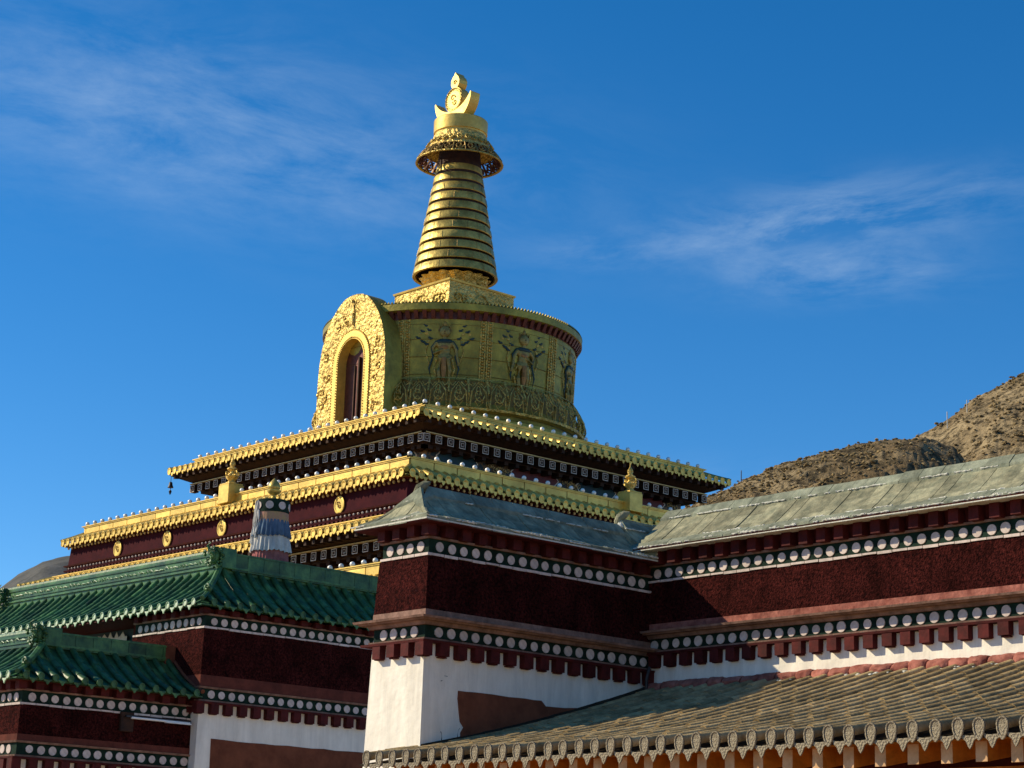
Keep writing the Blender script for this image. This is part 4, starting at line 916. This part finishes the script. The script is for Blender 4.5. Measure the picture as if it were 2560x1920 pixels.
# standing relief figures in the drum panels
def relief_figure(ang, flip=1, cloth='teal', under='orange'):
    base = Vector(P_(ang, 5.42, 0)); a = R(ang); n = Vector((math.cos(a), math.sin(a), 0)); t = Vector((-math.sin(a), math.cos(a), 0)) * flip
    g = lambda u, z, d=0: tuple(base + t * u * 1.3 + n * (d * .85 + .04 * (z - 21) / 3 - (u * u) * .153) + Vector((0, 0, 21.0 + (z - 21.2) * 1.12)))
    def blob(mb, u, z, ru, rz, rd, d=.0, k=8):
        vs = []; fs = []; m_ = 2 * k
        for i in range(k + 1):
            th = math.pi * i / k
            for j in range(m_):
                ph = 2 * math.pi * j / m_; vs.append(g(u + ru * math.sin(th) * math.cos(ph), z - rz * math.cos(th), d + rd * math.sin(th) * math.sin(ph)))
        for i in range(k):
            for j in range(m_): fs.append((i * m_ + j, i * m_ + (j + 1) % m_, (i + 1) * m_ + (j + 1) % m_, (i + 1) * m_ + j))
        mb.add(vs, fs)
    def limb(mb, pts, rad): mb.tube([g(*p) for p in pts], rad, 8)
    b = MB()
    blob(b, 0, 23.37, .19, .235, .15, .06)                      # head
    limb(b, [(0, 23.25, .04), (0, 23.05, .04)], [.075, .085])
    blob(b, 0, 22.86, .27, .22, .12, .04); blob(b, 0, 22.60, .20, .22, .11, .04); blob(b, .02, 22.38, .25, .18, .12, .04)
    limb(b, [(-.24, 22.95, .06), (-.38, 22.72, .08), (-.34, 22.50, .12), (-.12, 22.62, .16)], [.085, .075, .06, .05])
    limb(b, [(.24, 22.95, .06), (.37, 22.68, .08), (.42, 22.38, .10), (.47, 22.12, .12)], [.085, .07, .055, .045])
    limb(b, [(-.10, 22.35, .05), (-.16, 21.85, .06), (-.13, 21.36, .05)], [.14, .105, .07]); limb(b, [(.12, 22.35, .05), (.19, 21.85, .06), (.15, 21.36, .05)], [.14, .105, .07])
    for s_ in (-1, 1): blob(b, s_ * .15, 21.30, .075, .05, .11, .08)
    for i, u in enumerate((-.015, .015, .045)): limb(b, [(-.12 + u, 22.62, .16), (-.06 + u, 22.68 + .01 * i, .17)], [.02, .014])
    for i, u in enumerate((-.03, 0, .03)): limb(b, [(.47 + u, 22.12, .12), (.48 + u, 22.03, .12)], [.02, .012])
    fig = part('relief_figure', b, M['flesh'], pag, True)
    r = fig.modifiers.new('merge', 'REMESH'); r.mode = 'VOXEL'; r.voxel_size = .028; r.use_smooth_shade = True
    fc = MB(); blob(fc, 0, 23.35, .022, .05, .03, .19, 4)
    for s_ in (-1, 1): blob(fc, s_ * .055, 23.41, .028, .012, .02, .175, 4)
    blob(fc, 0, 23.265, .035, .012, .02, .175, 4); part('face_detail', fc, M['brownwood'], fig)
    h = MB(); limb(h, [(.21 * math.sin(k * math.pi / 10 - math.pi / 2 * 1), 23.38 + .25 * math.cos(k * math.pi / 10 - math.pi / 2), .03) for k in range(11)], .03)
    for k in range(5): u = (k - 2) * .075; limb(h, [(u, 23.52, .10), (u * 1.3, 23.68 - abs(k - 2) * .03, .08)], [.035, .010])
    blob(h, 0, 23.66, .06, .12, .06, .05, 5); part('crown', h, M['gold_dark'], fig, True)
    s1 = MB(); blob(s1, 0, 22.98, .28, .10, .10, .085, 6)
    for s_ in (-1, 1): limb(s1, [(s_ * .26, 23.0, .07), (s_ * .42, 22.75, .05), (s_ * .36, 22.4, .05), (s_ * .48, 21.95, .04), (s_ * .40, 21.5, .03)], [.05, .045, .04, .04, .015])
    part('scarf', s1, M[cloth], fig, True)
    s2 = MB(); blob(s2, 0, 22.76, .14, .10, .06, .12, 6); limb(s2, [(0, 22.35, .15), (0, 21.9, .14), (.01, 21.5, .10)], [.10, .12, .06]); part('sash', s2, M[under], fig, True)
    sk = MB(); limb(sk, [(-.24, 22.3, .06), (-.30, 21.9, .06), (-.24, 21.55, .04)], [.05, .045, .02]); limb(sk, [(.26, 22.3, .06), (.34, 21.9, .06), (.27, 21.55, .04)], [.05, .045, .02])
    part('skirt_fold', sk, M['gold_fine'], fig, True)
    fl_ = MB(); lv = MB()
    for s_ in (-1, 1):
        limb(fl_, [(s_ * .45, 22.0, .02), (s_ * .62, 22.6, .03), (s_ * .50, 23.1, .03), (s_ * .62, 23.5, .03)], .022)
        for (u, z) in ((.50, 23.42), (.72, 23.38), (.45, 23.10), (.70, 22.98), (.58, 22.88), (.86, 23.12), (.62, 23.6)):
            blob(lv, s_ * u, z, .075, .045, .04, .04, 4); blob(lv, s_ * (u + .06), z + .05, .045, .03, .03, .04, 4)
        for (u, z) in ((.6, 23.3), (.8, 23.3), (.55, 22.98)): blob(fl_, s_ * u, z, .05, .05, .04, .03, 4)
        scroll(fl_, g(s_ * .75, 21.55, .02), .16, 1.3, .025, 'B' if abs(n.x) > .7 else 'A', 0, s_, 18)
        scroll(fl_, g(s_ * .95, 21.35, .02), .11, 1.3, .022, 'B' if abs(n.x) > .7 else 'A', 2, -s_, 18)
    part('flower_stem', fl_, M['gold_fine'], fig, True); part('leaf_spray', lv, M['teal'], fig, True)
relief_figure(-43.5, 1, 'teal', 'orange'); relief_figure(-6.5, -1, 'teal', 'orange'); relief_figure(30.5, 1, 'teal', 'flesh')

# pierced lotus gallery around the foot of the drum
gal = part('lotus_gallery', MB().lathe(c, [(5.54, 21.40), (5.61, 21.43), (5.66, 21.37)], 128, R(-68), R(245)).lathe(c, [(5.75, 19.95), (5.98, 20.0), (6.02, 20.1), (5.9, 20.12)], 128, R(-68), R(245)), M['gold_fine'], pag, True)
gp = lambda a, t: P_(a, 5.62 + .44 * math.sin(min(t * 1.25, 1) * math.pi / 2) - .16 * max(0, t - .75) / .25, 21.38 - 1.30 * t)
lg = MB(); NP = 44
for k in range(NP):
    a0 = 360 * k / NP; da = 360 / NP
    if 245 < a0 + da / 2 < 291: continue
    def st_(pts, r): lg.tube([gp(a0 + u * da, t) for u, t in pts], r, 5, True)
    st_([(0, 0), (0, .5), (0, 1)], .045)
    st_([(.08, .95), (.14, .45), (.5, .12), (.86, .45), (.92, .95)], .035)
    st_([(.5 + .27 * math.cos(q * .7) * (1 - q * .06), .58 + .24 * math.sin(q * .7) * (1 - q * .06)) for q in range(10)], .03)
    st_([(.5 + .16 * math.cos(q * .7 + 2) * (1 - q * .09), .42 + .16 * math.sin(q * .7 + 2)) for q in range(9)], .025)
    st_([(.3, .8), (.5, .65), (.7, .8), (.5, .95), (.3, .8)], .025)
    st_([(.02, .15), (.2, .28), (.35, .12)], .028); st_([(.98, .15), (.8, .28), (.65, .12)], .028)
part('gallery_scrollwork', lg, M['gold_fine'], gal, True)
part('gallery_backing', MB().lathe(c, [(5.42, 21.35), (5.56, 20.8), (5.62, 20.2), (5.64, 19.8)], 96, R(-68), R(245)), M['gold_dark'], gal, True)

# arched niche on the sunlit side
def arch_poly(hw, zb, zt, n=14, ogee=0, foot=0):
    pts = [(hw + foot, zb)]
    if foot: pts += [(hw + foot * 1.0, zb + .35), (hw + foot * .35, zb + .8)]
    zs = zt - hw * (1.0 if not ogee else .95)
    if ogee:
        pts += [(hw, zb + 1.0), (hw, zt - 3.6), (hw * .985, zt - 2.9), (hw * .93, zt - 2.15), (hw * .85, zt - 1.6), (hw * .76, zt - 1.18), (hw * .66, zt - .84), (hw * .54, zt - .52), (hw * .40, zt - .24), (hw * .24, zt - .06), (hw * .1, zt - .01), (0, zt)]
    else:
        pts += [(hw * math.cos(math.pi / 2 * k / n), zt - hw * 1.15 + hw * 1.15 * math.sin(math.pi / 2 * k / n)) for k in range(n + 1)]
    return pts
def arch_ring(outer, inner, d0, d1, name, m, parent, xo=.33, smooth=False):
    def full(p): return [(-a, b) for a, b in p] + [(a, b) for a, b in reversed(p[:-1])]
    def resamp(pts, n=72):
        L = [0]
        for a, b in zip(pts, pts[1:]): L.append(L[-1] + math.dist(a, b))
        out = []; i = 0
        for k in range(n + 1):
            s_ = L[-1] * k / n
            while i < len(L) - 2 and L[i + 1] < s_: i += 1
            t = (s_ - L[i]) / (L[i + 1] - L[i] + 1e-9); out.append((pts[i][0] + (pts[i + 1][0] - pts[i][0]) * t, pts[i][1] + (pts[i + 1][1] - pts[i][1]) * t))
        return out
    A, B = resamp(full(outer)), resamp(full(inner)); n = len(A); Y = lambda d: PYC - d
    vs = [(PX + xo + a, Y(d1), b) for a, b in A] + [(PX + xo + a, Y(d1), b) for a, b in B] + [(PX + xo + a, Y(d0), b) for a, b in A] + [(PX + xo + a, Y(d0), b) for a, b in B]
    fs = []
    side = MB().add(vs[:n] + vs[2 * n:3 * n], [(k, n + k, n + k + 1, k + 1) for k in range(n - 1)])
    if d0 < 5: part('niche_return', side, M['gold_old'], NI, True)  # same gold as the surround, darkened: the return's shade put into its colour
    for k in range(n - 1): fs += [(k, k + 1, n + k + 1, n + k)] + ([] if d0 < 5 else [(k, 2 * n + k, 2 * n + k + 1, k + 1)]) + [(n + k, n + k + 1, 3 * n + k + 1, 3 * n + k)]
    fs += [(0, n, 3 * n, 2 * n), (n - 1, 2 * n - 1, 4 * n - 1, 3 * n - 1)]
    return part(name, MB().add(vs, fs), m, parent, smooth)
NI = part('niche', MB().box(PX - .7, PX + 1.4, PYC - 5.44, PYC - 5.1, 18.6, 23.6), M['copper_dark'], pag)  # dark panel over the drum wall: the opening's shade put into colour
arch_ring(arch_poly(2.32, 18.7, 25.33, ogee=1, foot=.38), arch_poly(1.28, 18.7, 23.75), 4.95, 5.86, 'niche_surround', M['gold_relief'], NI)
arch_ring(arch_poly(1.28, 18.7, 23.75), arch_poly(.90, 18.7, 23.36), 5.3, 5.90, 'inner_arch', M['gold'], NI)
bz = MB()
for hw, zt in ((1.28, 23.75), (.96, 23.42)):
    pl = arch_poly(hw, 18.9, zt, 20); fp = [(-a, b) for a, b in pl] + [(a, b) for a, b in reversed(pl)]
    for (a, b), (c_, d_) in zip(fp, fp[1:]):
        n = max(1, int(math.dist((a, b), (c_, d_)) / .12))
        for k in range(n): bz.ball((PX + .33 + a + (c_ - a) * k / n, PYC - 5.91, b + (d_ - b) * k / n), .035, 3)
part('arch_beads', bz, M['gold'], NI)
part('niche_doors', MB().box(PX + .42, PX + .50, PYC - 5.56, PYC - 5.44, 18.7, 22.6).box(PX + .78, PX + .90, PYC - 5.60, PYC - 5.44, 18.7, 22.9).box(PX + .1, PX + .14, PYC - 5.5, PYC - 5.44, 18.7, 22.3), M['brownwood'], NI)
sc_ = MB()
random.seed(11)
for k in range(74):
    a = random.uniform(-2.2, 2.2); z = random.uniform(19.0, 25.1)
    if abs(a) < 1.42 and z < 23.9: continue
    if z > 22.6 and abs(a) > 2.2 - (z - 22.6) * .62: continue
    scroll(sc_, (PX + .33 + a, PYC - 5.87, z), random.uniform(.12, .22), random.uniform(.8, 1.3), .045, 'A', random.uniform(0, 6), random.choice((-1, 1)), 16)
sc_.tube([(PX + .33 + 0, PYC - 5.88, 24.0), (PX + .36, PYC - 5.9, 24.5), (PX + .33, PYC - 5.88, 25.05)], [.09, .05, .03], 6)
part('niche_scrollwork', sc_, M['gold_relief'], NI, True)

# harmika, neck and ringed spire
hk = part('harmika', MB().frus(sq(1.90), 24.75, sq(1.90), 26.62), M['gold_relief'], pag)
part('harmika_cap', MB().frus(sq(1.95), 26.60, sq(1.97), 26.68), M['gold'], hk)
hm_ = MB()
for fr, pl in ((fA(1.90), 'A'), (fB(1.90), 'B')):
    pts = [fr(1.9 + .62 * math.cos(math.pi * k / 12), .02, 25.55 + (.62 * math.sin(math.pi * k / 12) * (1.15 if 4 < k < 8 else 1))) for k in range(13)]
    hm_.tube(pts, .045, 6)
    for u in (.5, .9, 2.9, 3.3): scroll(hm_, fr(u, .03, 25.9), .22, 1.2, .045, pl, u, 1, 16)
    scroll(hm_, fr(1.9, .03, 25.75), .25, 1.3, .045, pl, 0, 1, 18)
part('harmika_scrollwork', hm_, M['gold_fine'], hk, True)
nk = MB()
pr_ = [(1.15, 26.6), (1.12, 26.9), (1.30, 27.15), (1.55, 27.4)]
n = 96; vs = [(PX + (r * (1 + .06 * math.sin(k / n * 2 * math.pi * 16))) * math.cos(2 * math.pi * k / n), PYC + (r * (1 + .06 * math.sin(k / n * 2 * math.pi * 16))) * math.sin(2 * math.pi * k / n), z) for r, z in pr_ for k in range(n)]
nk.add(vs, [(j * n + k, j * n + (k + 1) % n, (j + 1) * n + (k + 1) % n, (j + 1) * n + k) for j in range(3) for k in range(n)])
part('lotus_neck', nk, M['gold_relief'], pag, True)
sp = part('spire_core', MB().lathe(c, [(1.72, 27.46), (.88, 33.9)], 64), M['brownwood'], pag, True)
NR = 13
for k in range(NR):
    za = 27.44 + k * .49; zb = za + .375; r0 = 1.94 - k * .49 / 4.88 * .84; r1 = r0 - .075
    o = part('spire_ring', MB().lathe(c, [(r0 - .14, za + .03), (r0 - .02, za), (r0, za + .03), (r1 + .015, zb - .03), (r1 - .01, zb), (r1 - .12, zb + .01)], 64), M['gold_spire'], pag, True)
seam = MB()
for k in range(10):
    za = 27.44 + k * .49; r0 = 1.94 - k * .49 / 4.88 * .84
    for q in range(12):
        a = q * 30 + (k % 3) * 11 + random.uniform(-4, 4)
        seam.tube([P_(a, r0 + .004, za + .04), P_(a, r0 - .056, za + .34)], .008, 4)
part('ring_seams', seam, M['gold_dark'], sp)
um = part('umbrella', MB().lathe(c, [(1.16, 34.30), (1.24, 34.18), (1.28, 33.98), (1.42, 33.72), (1.60, 33.50), (1.66, 33.44)], 96), M['gold_relief'], pag, True)
part('umbrella_rim', MB().lathe(c, [(1.92, 33.02), (2.00, 32.98), (2.02, 32.92), (1.96, 32.90), (1.90, 32.95)], 96), M['gold_fine'], um, True)
ul = MB(); up = lambda a, t: P_(a, 1.62 + .38 * t ** .8, 33.46 - .50 * t)
for k in range(22):
    a0 = 360 * k / 22; da = 360 / 22
    ul.tube([up(a0, t) for t in (0, .5, 1)], .04, 5)
    ul.tube([up(a0 + da * (.5 + .38 * (1 - q * .07) * math.cos(q * .75)), .5 + .40 * (1 - q * .07) * math.sin(q * .75)) for q in range(12)], .038, 5)
    ul.tube([up(a0 + da * (.5 + .2 * math.cos(q * .9)), .08 + .12 * abs(math.sin(q * .9))) for q in range(6)], .03, 5)
part('umbrella_lattice', ul, M['gold_dark'], um, True)
ui = MB()
for x_, y_, z_ in ul.v: ui.v.append((PX + (x_ - PX) * .962, PYC + (y_ - PYC) * .962, z_ - .012))
ui.f = list(ul.f); part('umbrella_lining', ui, M['copper_dark'], um, True)
us = MB()
for k in range(26):
    a0 = 360 * k / 26
    us.tube([P_(a0 + 5 * math.cos(q * .8) * (1 - q * .07), 1.30 + .30 * ((.5 - .42 * math.sin(q * .8) * (1 - q * .07))) ** 1.3 + .05, 33.98 - .42 * (.5 - .42 * math.sin(q * .8) * (1 - q * .07))) for q in range(11)], .04, 5)
part('umbrella_scrollwork', us, M['gold_fine'], um, True)
part('spire_cap', MB().lathe(c, [(.9, 34.12), (1.16, 34.16), (1.18, 34.34), (1.235, 34.36), (1.245, 34.95), (1.20, 35.0), (.01, 35.02)], 64), M['gold'], pag, True)
# crescent moon, sun disc and jewel; the plates have real thickness along Y
def plate(poly, y0, y1, name, m, parent, smooth=False):
    k = len(poly); vs = [(PX + a, y0, z) for a, z in poly] + [(PX + a, y1, z) for a, z in poly]
    return part(name, MB().add(vs, [tuple(range(k)), tuple(range(2 * k - 1, k - 1, -1))] + [(i, i + k, (i + 1) % k + k, (i + 1) % k) for i in range(k)]), m, parent, smooth)
yf = PYC - .55
def arcp(cx, cz, r, a0, a1, n): return [(cx + r * math.cos(R(a0 + (a1 - a0) * i / n)), cz + r * math.sin(R(a0 + (a1 - a0) * i / n))) for i in range(n + 1)]
outer = [(-1.27, 36.12), (-1.20, 35.75), (-1.02, 35.35), (-.82, 35.02), (.82, 35.02), (1.02, 35.35), (1.20, 35.75), (1.27, 36.12)]
inner = [(1.0, 35.92), (.8, 35.72), (.5, 35.52), (0, 35.44), (-.5, 35.52), (-.8, 35.72), (-1.0, 35.92)]
k = len(outer); n2 = len(inner)
# build the crescent from quads so that the concave face stays clean
oa = [(a_, max(b_, 35.02)) for a_, b_ in arcp(0, 36.10, 1.27, 182, 358, 24)]
ia = [(a_, max(b_, 35.06)) for a_, b_ in arcp(0, 36.90, 1.47, 213, 327, 24)]
vs = []; fs = []; L_ = len(oa)
for y in (yf, yf + .55):
    for p_ in (oa, ia): vs += [(PX + a, y, z - .03) for a, z in p_]
for i in range(L_ - 1):
    fs += [(i, i + 1, L_ + i + 1, L_ + i), (2 * L_ + i, 3 * L_ + i, 3 * L_ + i + 1, 2 * L_ + i + 1), (i, 2 * L_ + i, 2 * L_ + i + 1, i + 1), (L_ + i, L_ + i + 1, 3 * L_ + i + 1, 3 * L_ + i)]
part('crescent_moon', MB().add(vs, fs), M['gold'], pag)
sd_ = plate(arcp(0, 35.98, .60, 0, 345, 30), yf + .06, yf + .50, 'sun_disc', M['gold'], pag)
sp_ = MB(); sp_.tube([(PX + .55 * math.cos(R(t)), yf + .05, 35.98 + .55 * math.sin(R(t))) for t in range(0, 361, 12)], .035, 6)
for q in range(26): sp_.ball((PX + .46 * math.cos(q / 26 * 6.283), yf + .06, 35.98 + .46 * math.sin(q / 26 * 6.283)), .03, 3)
scroll(sp_, (PX - .06, yf + .05, 36.08), .17, 1.1, .035, 'A', 0, 1, 16); scroll(sp_, (PX + .08, yf + .05, 35.86), .15, 1.1, .035, 'A', 3, 1, 16)
part('sun_relief', sp_, M['gold_fine'], sd_, True)
jp = [(0, 37.52), (.07, 37.40), (.20, 37.28), (.28, 37.12), (.28, 36.95), (.20, 36.80), (.08, 36.72), (-.08, 36.72), (-.20, 36.80), (-.28, 36.95), (-.28, 37.12), (-.20, 37.28), (-.07, 37.40)]
jp = [(a, b - .18) for a, b in jp]
jw = plate(jp, yf + .10, yf + .60, 'flame_jewel', M['gold'], pag)
part('jewel_relief', (lambda m: scroll(m, (PX, yf + .09, 36.84), .12, 1.2, .03, 'A', 0, 1, 14))(MB()), M['gold_fine'], jw, True)
part('finial_mast', MB().tube([(PX, PYC, 34.9), (PX, PYC, 36.8)], .09, 8), M['gold_dark'], pag)
